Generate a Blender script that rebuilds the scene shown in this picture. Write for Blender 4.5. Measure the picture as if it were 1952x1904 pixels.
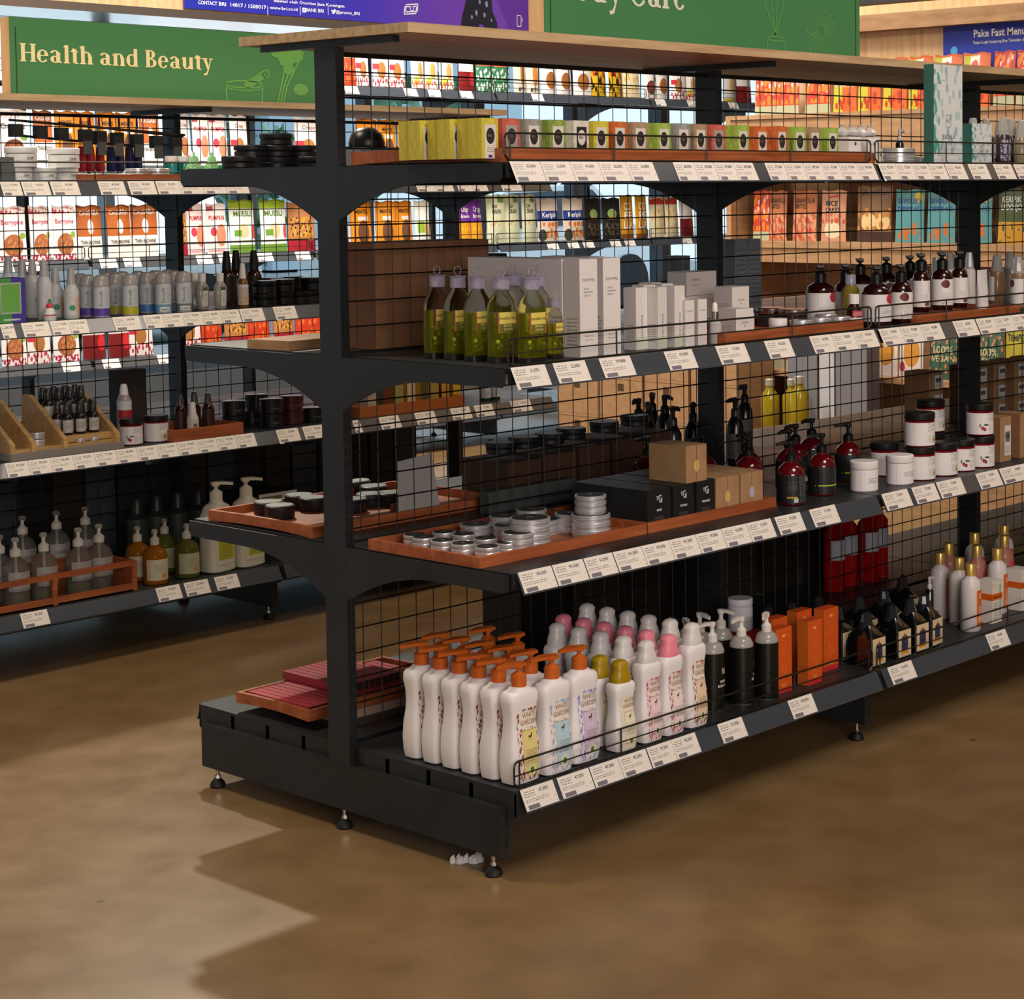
import bpy, math, random
from mathutils import Vector
random.seed(7)
for o in list(bpy.data.objects): bpy.data.objects.remove(o)
SC = bpy.context.scene; COL = SC.collection
# ---------------------------------------------------------------- camera
W, H = 1952, 1904
FPX, CX, CY = 3716.3, 1327.0, 592.1
CAM = Vector((-2.5935, -3.2228, 1.35)); YAW, PITCH, ROLL = 0.8615, -0.063, -0.0091
fw = Vector((math.sin(YAW)*math.cos(PITCH), math.cos(YAW)*math.cos(PITCH), math.sin(PITCH)))
r0 = Vector((math.cos(YAW), -math.sin(YAW), 0)); u0 = r0.cross(fw)
rt = r0*math.cos(ROLL) + u0*math.sin(ROLL); up = -r0*math.sin(ROLL) + u0*math.cos(ROLL)
cd = bpy.data.cameras.new('camera'); cam = bpy.data.objects.new('camera', cd); COL.objects.link(cam)
from mathutils import Matrix
cam.matrix_world = Matrix(((rt.x, up.x, -fw.x, CAM.x), (rt.y, up.y, -fw.y, CAM.y), (rt.z, up.z, -fw.z, CAM.z), (0, 0, 0, 1)))
cd.sensor_width = 36; cd.lens = FPX*36/W; cd.clip_start = .1; cd.clip_end = 100
cd.shift_x = (W/2-CX)/W; cd.shift_y = (CY-H/2)/W
SC.camera = cam
def at(px, py, ax, val):
    'pixel of the photograph -> the point where its ray meets the plane axis=val'
    d = fw + rt*((px-CX)/FPX) - up*((py-CY)/FPX)
    return CAM + d*((val-CAM[ax])/d[ax])
# ---------------------------------------------------------------- light
SC.view_settings.view_transform = 'Standard'; SC.view_settings.look = 'None'
SC.view_settings.exposure = 0.5; SC.view_settings.gamma = 1; SC.view_settings.use_curve_mapping = False
wd = bpy.data.worlds.new('world'); SC.world = wd; wd.use_nodes = True
bg = wd.node_tree.nodes['Background']; bg.inputs[0].default_value = (.78, .88, 1, 1); bg.inputs[1].default_value = 1.0
def area(name, loc, size, power, col, target=None, sy=None):
    l = bpy.data.lights.new(name, 'AREA'); l.energy = power; l.color = col; l.size = size
    if sy: l.shape = 'RECTANGLE'; l.size_y = sy
    o = bpy.data.objects.new(name, l); COL.objects.link(o); o.location = loc
    d = (Vector(target)-Vector(loc)) if target else Vector((0, 0, -1))
    o.rotation_euler = d.to_track_quat('-Z', 'Y').to_euler(); return o
area('ceiling_lamp_aisle', (1.5, 2.65, 3.2), .06, 50, (1, .90, .72), (.6, 1.0, 0))
area('ceiling_lamp_walkway', (-.9, 1.15, 3.9), .7, 46, (1, .90, .72), (-.5, .9, 0))
area('ceiling_lamp_snacks', (3.4, 3.1, 3.9), .8, 120, (1, .95, .88), (4.6, 5, .9))
area('ceiling_lamp_left', (1.4, 2.9, 3.9), .8, 70, (1, .95, .88), (2, 5, .9))
area('ceiling_lamp_front', (.3, -2.9, 3.9), 1.4, 60, (1, .90, .80), (1.2, -.2, .7))
area('ceiling_lamp_right', (3.4, -1.4, 3.9), 1.2, 22, (1, .86, .74), (3.4, 0, .7))
area('ceiling_lamp_far', (3.7, .9, 3.9), .6, 24, (1, .88, .7), (5.3, 1, 0))
area('soft_fill_behind_camera', (-3.2, -6.2, 2.3), 3.2, 130, (1, .93, .90), (.8, 0, .7), 1.8)  # added low soft fill that brightens the upright faces of the goods
area('window_daylight', (5, 6.8, 1.9), 7, 60, (.85, .93, 1), (3, 3, .8), 2)
# ---------------------------------------------------------------- materials
def lin(c):
    if isinstance(c, str):
        c = [int(c[i:i+2], 16)/255 for i in (0, 2, 4)]
    return tuple((x/12.92 if x <= .04045 else ((x+.055)/1.055)**2.4) for x in c)+(1,)
MC = {}
def mat(c, rough=.5, metal=0, trans=0, ior=1.45, coat=0):
    k = (c, rough, metal, trans, ior, coat)
    if k in MC: return MC[k]
    m = bpy.data.materials.new('m_'+c); m.use_nodes = True
    b = m.node_tree.nodes['Principled BSDF']
    b.inputs['Base Color'].default_value = lin(c); b.inputs['Roughness'].default_value = rough
    b.inputs['Metallic'].default_value = metal; b.inputs['Transmission Weight'].default_value = trans
    b.inputs['IOR'].default_value = ior; b.inputs['Coat Weight'].default_value = coat
    MC[k] = m; return m
class NT:
    def __init__(s, name, rough=.5, coord='UV'):
        s.m = bpy.data.materials.new(name); s.m.use_nodes = True; s.t = s.m.node_tree
        s.b = s.t.nodes['Principled BSDF']; s.b.inputs['Roughness'].default_value = rough
        s.tc = s.t.nodes.new('ShaderNodeTexCoord'); s.co = s.tc.outputs[coord]
    def n(s, ty, **kw):
        n = s.t.nodes.new('ShaderNode'+ty)
        for k, v in kw.items(): setattr(n, k, v)
        return n
    def l(s, a, b): s.t.links.new(a, b)
    def math(s, op, a, b=None):
        n = s.n('Math', operation=op)
        for i, v in enumerate((a, b)):
            if v is None: continue
            if isinstance(v, (int, float)): n.inputs[i].default_value = v
            else: s.l(v, n.inputs[i])
        return n.outputs[0]
    def mix(s, f, a, b):
        n = s.n('MixRGB')
        for i, v in enumerate((f, a, b)):
            if isinstance(v, (int, float)): n.inputs[i].default_value = v
            elif isinstance(v, tuple): n.inputs[i].default_value = v
            else: s.l(v, n.inputs[i])
        return n.outputs[0]
    def noise(s, scale, detail=2, vec=None, stretch=None):
        n = s.n('TexNoise'); n.inputs['Scale'].default_value = scale; n.inputs['Detail'].default_value = detail
        v = vec or s.co
        if stretch:
            mp = s.n('Mapping'); mp.inputs['Scale'].default_value = stretch; s.l(v, mp.inputs[0]); v = mp.outputs[0]
        s.l(v, n.inputs['Vector']); return n.outputs['Fac']
    def ramp(s, f, *st):
        n = s.n('ValToRGB'); e = n.color_ramp.elements
        while len(e) < len(st): e.new(.5)
        for q, (p, c) in zip(e, st): q.position = p; q.color = lin(c) if isinstance(c, str) else (c, c, c, 1)
        s.l(f, n.inputs[0]); return n.outputs[0]
    def bump(s, h, d, st=.3):
        n = s.n('Bump'); n.inputs['Distance'].default_value = d; n.inputs['Strength'].default_value = st
        s.l(h, n.inputs['Height']); s.l(n.outputs[0], s.b.inputs['Normal'])
AC = {}
def art(name, base, shapes, rough=.45):
    'printed surface: shapes drawn in the UV square of a face.  r rect, e ellipse, t lines of small print, v blobs'
    if name in AC: return AC[name]
    s = NT('print_'+name, rough); sep = s.n('SeparateXYZ'); s.l(s.co, sep.inputs[0]); u, v = sep.outputs[0], sep.outputs[1]
    c = lin(base)
    def inr(x0, y0, x1, y1):
        a = s.math('LESS_THAN', s.math('ABSOLUTE', s.math('SUBTRACT', u, (x0+x1)/2)), abs(x1-x0)/2)
        b = s.math('LESS_THAN', s.math('ABSOLUTE', s.math('SUBTRACT', v, (y0+y1)/2)), abs(y1-y0)/2)
        return s.math('MULTIPLY', a, b)
    for sh in shapes:
        k, col = sh[0], lin(sh[-1])
        if k == 'r': f = inr(*sh[1:5])
        elif k == 'e':
            x, y, rx, ry = sh[1:5]
            a = s.math('POWER', s.math('ABSOLUTE', s.math('DIVIDE', s.math('SUBTRACT', u, x), rx)), 2)
            b = s.math('POWER', s.math('ABSOLUTE', s.math('DIVIDE', s.math('SUBTRACT', v, y), ry)), 2)
            f = s.math('LESS_THAN', s.math('ADD', a, b), 1)
        elif k == 't':
            x0, y0, x1, y1, n = sh[1:6]
            st = s.math('LESS_THAN', s.math('FRACT', s.math('MULTIPLY', s.math('SUBTRACT', v, y0), n/(y1-y0))), .45)
            nz = s.noise(60, 0, stretch=(1, n/(y1-y0)/60, 1))
            f = s.math('MULTIPLY', s.math('MULTIPLY', inr(x0, y0, x1, y1), st), s.math('GREATER_THAN', nz, .42))
        elif k == 'v':
            x0, y0, x1, y1, sc, th = sh[1:7]
            vo = s.n('TexVoronoi', voronoi_dimensions='2D'); vo.inputs['Scale'].default_value = sc; s.l(s.co, vo.inputs['Vector'])
            f = s.math('MULTIPLY', inr(x0, y0, x1, y1), s.math('LESS_THAN', vo.outputs['Distance'], th))
        elif k == 'n':
            x0, y0, x1, y1, sc, th = sh[1:7]
            f = s.math('MULTIPLY', inr(x0, y0, x1, y1), s.math('GREATER_THAN', s.noise(sc, 2), th))
        c = s.mix(f, c, col)
    s.l(c, s.b.inputs['Base Color']) if not isinstance(c, tuple) else None
    if isinstance(c, tuple): s.b.inputs['Base Color'].default_value = c
    AC[name] = s.m; return s.m
def wood(name, c1, c2, c3, stretch=(1.5, 22, 22), rough=.5, scale=3):
    s = NT(name, rough, 'Object'); f = s.noise(scale, 6, stretch=stretch)
    s.l(s.ramp(f, (.3, c1), (.5, c2), (.72, c3)), s.b.inputs['Base Color']); s.bump(f, .0006); return s.m
OAK = wood('light_oak', 'a98a66', 'bf9f78', 'cdb08a')
PANEL = wood('pine_panel', 'c09a6c', 'cfa97c', 'd9b88d', (14, 14, 1.2))
PANELX = wood('tray_wood', '8a4424', 'a2552e', 'b3673b', (2, 18, 18))
KRAFT = wood('kraft_card', '9d7650', 'a67f58', 'ad865e', (3, 3, 3), .7, 9)
PINE = wood('raw_pine', 'b08a55', 'c19a62', 'cfa971', (2, 20, 20))
def steel():
    s = NT('charcoal_steel', .45, 'Object'); f = s.noise(9, 4)
    s.l(s.ramp(f, (.3, '1d1f21'), (.7, '25282a')), s.b.inputs['Base Color'])
    s.l(s.ramp(f, (.3, .36), (.7, .52)), s.b.inputs['Roughness']); return s.m
STEEL = steel(); BLK = mat('0b0b0c', .6); WIRE = mat('141414', .45); RAIL = mat('34322c', .35, .6)
STRIP = mat('3f444b', .22, 0, 0, 1.5, .6); CHROME = mat('c8c8c8', .2, 1); WHITE = mat('efeae6', .4)
TIN = mat('dadadc', .3, .65); TINB = mat('b9b4b2', .35, .6)
# ---------------------------------------------------------------- mesh helpers
class MB:
    def __init__(s): s.v, s.f, s.m, s.uv = [], [], [], []
    def face(s, idx, mi=0, uv=None): s.f.append(tuple(idx)); s.m.append(mi); s.uv.append(uv)
    def quad(s, a, b, c, d, mi=0, uv=((0, 0), (1, 0), (1, 1), (0, 1))):
        k = len(s.v); s.v += [tuple(a), tuple(b), tuple(c), tuple(d)]; s.face((k, k+1, k+2, k+3), mi, uv)
    def box(s, x0, y0, z0, x1, y1, z1, mi=0, front=None, side=None, top=None):
        'front = face towards -Y, side = both X faces'
        f = mi if front is None else front; sd = mi if side is None else side; t = mi if top is None else top
        A, B, C_, D = (x0, y0, z0), (x1, y0, z0), (x1, y1, z0), (x0, y1, z0)
        E, F, G, I = (x0, y0, z1), (x1, y0, z1), (x1, y1, z1), (x0, y1, z1)
        s.quad(A, B, F, E, f); s.quad(C_, D, I, G, f if side is not None and front is not None else mi)
        s.quad(D, A, E, I, sd); s.quad(B, C_, G, F, sd); s.quad(E, F, G, I, t); s.quad(D, C_, B, A, mi)
    def tube(s, a, b, r, n=6, mi=0):
        a, b = Vector(a), Vector(b); d = (b-a).normalized(); q = d.orthogonal().normalized(); w = d.cross(q); k = len(s.v)
        for p in (a, b):
            for i in range(n):
                t = 2*math.pi*i/n+math.pi/n; s.v.append(tuple(p+q*r*math.cos(t)+w*r*math.sin(t)))
        for i in range(n): s.face((k+i, k+(i+1) % n, k+n+(i+1) % n, k+n+i), mi)
        s.face(tuple(range(k+n-1, k-1, -1)), mi); s.face(tuple(range(k+n, k+2*n)), mi)
    def path(s, pts, r, n=6, mi=0):
        for a, b in zip(pts, pts[1:]): s.tube(a, b, r, n, mi)
    def loft(s, secs, n=20, mi=0, c=(0, 0), uvz=False, cap=True, mis=None):
        'secs: (z, rx, ry, e[, dx, dy])'
        k = len(s.v); z0, z1 = secs[0][0], secs[-1][0]
        for q in secs:
            z, rx, ry, e = q[:4]; dx, dy = (q[4], q[5]) if len(q) > 4 else (0, 0)
            for i in range(n):
                t = 2*math.pi*i/n-math.pi/2
                ct, st = math.cos(t), math.sin(t)
                s.v.append((c[0]+dx+rx*math.copysign(abs(ct)**(2/e), ct), c[1]+dy+ry*math.copysign(abs(st)**(2/e), st), z))
        for j in range(len(secs)-1):
            va, vb = (secs[j][0]-z0)/(z1-z0 or 1), (secs[j+1][0]-z0)/(z1-z0 or 1)
            for i in range(n):
                a, b = k+j*n+i, k+j*n+(i+1) % n
                s.face((a, b, b+n, a+n), mis[j] if mis else mi, ((i/n, va), ((i+1)/n, va), ((i+1)/n, vb), (i/n, vb)))
        if cap:
            s.face(tuple(range(k+n-1, k-1, -1)), mis[0] if mis else mi); e_ = k+(len(secs)-1)*n
            s.face(tuple(range(e_, e_+n)), mis[-1] if mis else mi)
    def lathe(s, prof, n=20, mi=0, c=(0, 0), cap=True): s.loft([(z, r, r, 2) for r, z in prof], n, mi, c, cap=cap)
    def poly(s, pts, axis, a, b, mi=0):
        'extrude a 2-D outline along an axis from a to b'
        def P(p, w): return {0: (w, p[0], p[1]), 1: (p[0], w, p[1]), 2: (p[0], p[1], w)}[axis]
        k = len(s.v); n = len(pts); s.v += [P(p, a) for p in pts]+[P(p, b) for p in pts]
        s.face(tuple(range(k+n-1, k-1, -1)), mi); s.face(tuple(range(k+n, k+2*n)), mi)
        for i in range(n): s.face((k+i, k+(i+1) % n, k+n+(i+1) % n, k+n+i), mi)
    def fn(s, f, x0, x1, z0, z1, nx=10, nz=8, mi=0):
        'patch of a surface f(x, z) with UV 0..1'
        k = len(s.v)
        for j in range(nz+1):
            for i in range(nx+1): s.v.append(tuple(f(x0+(x1-x0)*i/nx, z0+(z1-z0)*j/nz)))
        for j in range(nz):
            for i in range(nx):
                a = k+j*(nx+1)+i
                s.face((a, a+1, a+nx+2, a+nx+1), mi, ((i/nx, j/nz), ((i+1)/nx, j/nz), ((i+1)/nx, (j+1)/nz), (i/nx, (j+1)/nz)))
    def text(s, st, f, x, z, h, mi, bold=0, w=None, vert=False, center=True):
        'lettering of height h, mapped through f(x, z)'
        V, F, wd = glyphs(st, bold); sc = h; sx = (w/wd) if w and wd else h
        off = -wd*sx/2 if center else 0; k = len(s.v)
        for (a, b) in V:
            if vert: s.v.append(tuple(f(x-b*sc, z+a*sx+off)))
            else: s.v.append(tuple(f(x+a*sx+off, z+b*sc)))
        for q in F: s.face([k+i for i in q], mi)
    def build(s, name, mats, parent=None, smooth=False, loc=None):
        me = bpy.data.meshes.new(name); me.from_pydata(s.v, [], s.f)
        for m in (mats if isinstance(mats, (list, tuple)) else [mats]): me.materials.append(m)
        me.polygons.foreach_set('material_index', s.m)
        if any(s.uv):
            ul = me.uv_layers.new(name='UVMap').data; i = 0
            for p, u in zip(me.polygons, s.uv):
                for q in range(p.loop_total):
                    if u: ul[p.loop_start+q].uv = u[q]
        if smooth: me.polygons.foreach_set('use_smooth', [True]*len(me.polygons))
        me.update()
        if smooth:
            try: me.set_sharp_from_angle(angle=math.radians(40))
            except Exception: pass
        o = bpy.data.objects.new(name, me); COL.objects.link(o)
        if parent: o.parent = parent
        if loc: o.location = loc
        return o
GC = {}
def glyphs(st, bold=0):
    k = (st, bold)
    if k in GC: return GC[k]
    cu = bpy.data.curves.new('t', 'FONT'); cu.body = st; cu.resolution_u = 2 if len(st) < 30 else 1; cu.offset = bold; cu.dimensions = '2D'
    cu.fill_mode = 'BOTH'
    o = bpy.data.objects.new('t', cu); me = bpy.data.meshes.new_from_object(o)
    V = [(v.co.x, v.co.y) for v in me.vertices]; F = [tuple(p.vertices) for p in me.polygons]
    x0 = min(a for a, b in V); x1 = max(a for a, b in V)
    V = [(a-x0, b/.72) for a, b in V]   # cap height = 1
    V = [(a/.72, b) for a, b in V]
    bpy.data.objects.remove(o); bpy.data.curves.remove(cu); bpy.data.meshes.remove(me)
    GC[k] = (V, F, (x1-x0)/.72); return GC[k]
def empty(name, loc=(0, 0, 0), rz=0):
    o = bpy.data.objects.new(name, None); COL.objects.link(o); o.location = loc; o.rotation_euler = (0, 0, rz); o.empty_display_size = .02; return o
def tag(o, label=None, cat=None, group=None, kind=None):
    for k, v in (('label', label), ('category', cat), ('group', group), ('kind', kind)):
        if v: o[k] = v
    return o
KIDS = {}
def dup(o, parent=None):
    c = o.copy(); COL.objects.link(c); c.parent = parent
    for ch in o.children: dup(ch, c)
    return c
class Kind:
    'one kind of article: built once, then copied with all its parts'
    def __init__(s, name, cat, fn): s.name, s.cat, s.fn, s.o = name, cat, fn, None; s.used = False
    def put(s, loc, rz=0, label='', group=None, sc=None, tilt=None):
        if s.o is None:
            s.o = empty(s.name); s.fn(s.o); o = s.o
        else: o = dup(s.o)
        o.location = loc; o.rotation_euler = tilt or (0, 0, rz)
        if tilt: o.rotation_euler = tilt
        o.scale = (sc, sc, sc) if isinstance(sc, (int, float)) else (sc or (1, 1, 1))
        for k in ('label', 'category', 'group'):
            if k in o: del o[k]
        return tag(o, label, s.cat, group)
def on(px, py, z): p = at(px, py, 2, z); return (p.x, p.y, z)
ORD = ['first', 'second', 'third', 'fourth', 'fifth', 'sixth', 'seventh', 'eighth', 'ninth', 'tenth', 'eleventh', 'twelfth', 'thirteenth', 'fourteenth', 'fifteenth', 'sixteenth', 'seventeenth', 'eighteenth', 'nineteenth', 'twentieth']
def struct(o): o['kind'] = 'structure'; return o
# ================================================================ the room
def floor_mat():
    s = NT('polished_concrete', .3, 'Object'); a = s.noise(.9, 6); b = s.noise(7, 5); c = s.noise(60, 3)
    k = s.ramp(a, (.3, '715738'), (.5, '7b613e'), (.7, '886c48')); d = s.ramp(b, (.35, '684d2f'), (.75, '8b704e'))
    k = s.mix(.42, k, d); k = s.mix(s.math('MULTIPLY', s.math('LESS_THAN', c, .33), .35), k, lin('553d27'))
    vo = s.n('TexVoronoi'); vo.inputs['Scale'].default_value = 3.1; s.l(s.co, vo.inputs['Vector'])
    k = s.mix(s.math('MULTIPLY', s.math('LESS_THAN', vo.outputs['Distance'], .035), .5), k, lin('3d2a1a'))
    s.l(k, s.b.inputs['Base Color']); s.l(s.ramp(b, (.3, .34), (.7, .42)), s.b.inputs['Roughness']); s.bump(c, .0005, .25); return s.m
def plain(name, x0, y0, z0, x1, y1, z1, m):
    b = MB(); b.box(x0, y0, z0, x1, y1, z1); return b.build(name, m)
struct(plain('floor', -7, -7, -.1, 11, 7.6, 0, floor_mat()))
CEIL = mat('b9b4ac', .9)
struct(plain('ceiling', -7, -7, 4.2, 11, 7.6, 4.3, CEIL))
struct(plain('wall_left', -7.1, -7, 0, -7, 7.6, 4.2, mat('c8bfb2', .9)))
struct(plain('wall_front', -7, -7.1, 0, 11, -7, 4.2, mat('b5aca0', .9)))
struct(plain('wall_right', 11, -7, 0, 11.1, 7.6, 4.2, PANEL))
BY = 7.0
struct(plain('wall_back', -7, BY, 2.42, 11, BY+.2, 4.2, PANEL))
struct(plain('baseboard_back', -7, BY, 0, 11, BY+.2, .25, mat('5b5f63', .6)))
g = MB(); fr = MB()
GLASS = mat('dfeef2', .02, 0, 1, 1.02)
for i in range(9):
    x0 = -7+i*2; b = MB(); b.box(x0+.05, BY+.09, .25, x0+1.95, BY+.1, 2.42); w = struct(b.build('window_%d' % (i+1), GLASS))
    f = MB(); f.box(x0-.05, BY+.03, .25, x0+.05, BY+.17, 2.42); f.box(x0+.05, BY+.03, .25, x0+1.95, BY+.17, .31)
    f.box(x0+.05, BY+.03, 2.36, x0+1.95, BY+.17, 2.42); f.box(x0+.97, BY+.05, .31, x0+1.03, BY+.15, 2.36); f.build('window_frame', mat('46505a', .4), w)
# header beam hung below the fascia
b = MB(); b.box(-4, 5.98, 2.31, 8.2, 6.5, 2.355, 0); struct(b.build('trim_1', mat('6e6259', .25, .5)))
b = MB(); b.box(-4, 6.0, 2.355, 8.2, 6.05, 3.3, 0); struct(b.build('trim_2', PANEL))
# outside: pavement, shrubs, parked cars
struct(plain('ground', -16, 7.6, -.15, 26, 40, -.05, mat('9aa0a2', .8)))
b = MB()
for i in range(5): b.box(-14+i*8, 24, 0, -8+i*8, 30, 5.5+(i % 3), 0); 
for i in range(1):
    pass
bl = b.build('office_block', mat('b9cbd6', .8)); tag(bl, 'pale blue-grey building blocks outside beyond the shop windows', 'building')
def car(o):
    b = MB(); prof = [(-2.1, .35), (-2.15, .75), (-1.5, .95), (-.75, 1.42), (.7, 1.45), (1.35, 1.02), (2.1, .85), (2.15, .35)]
    b.poly(prof, 1, -.85, .85); b.build('body', mat('e9edf0', .2, 0, 0, 1.5, .8), o)
    w = MB(); w.poly([(-1.35, .98), (-.72, 1.36), (.66, 1.39), (1.2, 1.02)], 1, -.87, .87); w.build('window', mat('2b3a45', .1), o)
    for x in (-1.35, 1.35):
        for y in (-.8, .8):
            t = MB(); t.tube((x, y-.1, .33), (x, y+.1, .33), .33, 20); t.build('wheel', BLK, o)
CAR = Kind('car', 'car', car)
for x, y, l in ((1.2, 12, 'white parked car outside the window, leftmost of three'), (6.6, 12.6, 'white parked car outside the window, middle of three'), (12.2, 12.4, 'white parked car outside the window, rightmost of three')):
    CAR.put((x, y, -.05), .12, l)
LEAFM = NT('leaves', .6, 'Object'); LEAFM.l(LEAFM.ramp(LEAFM.noise(4, 4), (.35, '3f6f4c'), (.7, 'a9d8b8')), LEAFM.b.inputs['Base Color']); LEAFM = LEAFM.m
def shrub(o):
    b = MB()
    for i in range(420):
        t = random.random()*6.28; z = random.random()*1.9+.3; r = (.75*math.sin(z/2.3*3.0)+.1)*random.random()**.4
        p = Vector((r*math.cos(t), r*math.sin(t), z)); q = Vector((random.uniform(-1, 1), random.uniform(-1, 1), random.uniform(-1, 1))).normalized()*.1; w = q.orthogonal()*.6
        b.quad(p-q, p+w, p+q, p-w)
    b.build('foliage', LEAFM, o); s = MB(); s.tube((0, 0, 0), (0, 0, 1.2), .04); s.build('stem', mat('5a4632', .8), o)
SHR = Kind('shrub', 'plant', shrub)
for i, (x, y) in enumerate(((-1, 16), (3.8, 15.5), (8.6, 16.2), (10.5, 15.2), (14.5, 16))):
    SHR.put((x, y, -.05), i, '%s green shrub from the left outside the windows' % ORD[i], 'shrubs outside', 1.3)
# ================================================================ gondolas
L = 1.217
TAGART = art('price_tag', 'e9e0d6', [('t', .06, .62, .4, .92, 3, '8d857c'), ('t', .06, .4, .75, .56, 2, '8d857c'), ('r', .08, .1, .42, .28, '77727a'), ('n', .6, .15, 1, .6, 9, .62, 'dfc9b4')], .4)
INK = mat('3a3634', .5)
def price_tag(par, X, w, yf, h, price=None, sg=-1, rot=0):
    def f(x, v): s = (1-v); return (X+x+rot*v*.01, yf+sg*(.0034+.0203*s), h+.0004-.0395*s+rot*x*.2)
    b = MB(); b.fn(f, 0, w, -.03, 1.03, 1, 1, 0)
    if price: b.text(price, lambda x, z: (X+x, yf+sg*(.0037+.0203*(1-z/.039)), h+.0004-.0395*(1-z/.039)), w*.66, .0285, .0062, 1, .01)
    return b.build('price_tag', [TAGART, INK], par)
def shelf_part(g, x0, x1, ys, yf, h, sg, strip=True, rail=False, board=STEEL, th=.03):
    a, c = sorted((ys, yf)); b = MB(); b.box(x0+.003, a, h-.006, x1-.003, c, h, 0)
    b.box(x0+.003, min(yf, yf-sg*.004), h-th, x1-.003, max(yf, yf-sg*.004), h-.006, 0)
    b.box(x0+.003, min(ys, ys+sg*.004), h-th, x1-.003, max(ys, ys+sg*.004), h-.006, 0)
    for k in range(3): b.box(x0+.003, ys+(yf-ys)*(k+1)/4-.006, h-th+.004, x1-.003, ys+(yf-ys)*(k+1)/4+.006, h-.006, 0)
    if th > .04:
        for e in (x0+.003, x1-.005): b.box(e, a, h-th-.004, e+.002, c, h-.006, 0)
    s = b.build('shelf', board, g)
    if strip:
        t = MB(); t.poly([(yf, h), (yf+sg*.0205, h-.0395), (yf+sg*.0225, h-.0395), (yf+sg*.0022, h+.001)] if sg < 0 else [(yf, h), (yf+.0022, h+.001), (yf+.0225, h-.0395), (yf+.0205, h-.0395)], 0, x0+.012, x1-.006)
        t.poly([(yf+sg*.0205, h-.0405), (yf+sg*.0245, h-.0405), (yf+sg*.0245, h-.037), (yf+sg*.0225, h-.037)], 0, x0+.012, x1-.006)
        t.build('price_strip', STRIP, s)
    if rail:
        y = yf-sg*.006; b = MB(); r = .0022; X0, X1 = x0+.006, x1-.012; z0, z1 = h+.004, h+.056; c = .01
        b.path([(X0+c, y, z1), (X0+.003, y, z1-.003), (X0, y, z1-c), (X0, y, z0+c), (X0+c, y, z0), (X1-c, y, z0), (X1, y, z0+c), (X1, y, z1-c), (X1-.003, y, z1-.003), (X1-c, y, z1), (X0+c, y, z1)], r)
        b.tube((X0, y, h+.028), (X1, y, h+.028), .0014)
        for k in range(5):
            xx = X0+.014+(X1-X0-.028)*k/4; b.tube((xx, y, z0), (xx, y, z1), .0018)
        b.build('guard_rail', RAIL, s)
    return s
def bracket_pts(ys, yf, h, sg, drop=.118):
    D = abs(yf-ys); P = [(ys, h-.002), (yf-sg*.0, h-.002), (yf, h-.03), (yf-sg*.008, h-.037)]
    n = 12; arc = D*.60
    P.append((ys+sg*(D*.62), h-.038))
    for i in range(1, n+1):
        t = i/n; d = arc*(1-t); P.append((ys+sg*d, h-.038-(drop-.038)*(1-math.sqrt(max(0, 1-t**2))) if False else h-.038-(drop-.038)*(t**2.1)))
    return P
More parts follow.
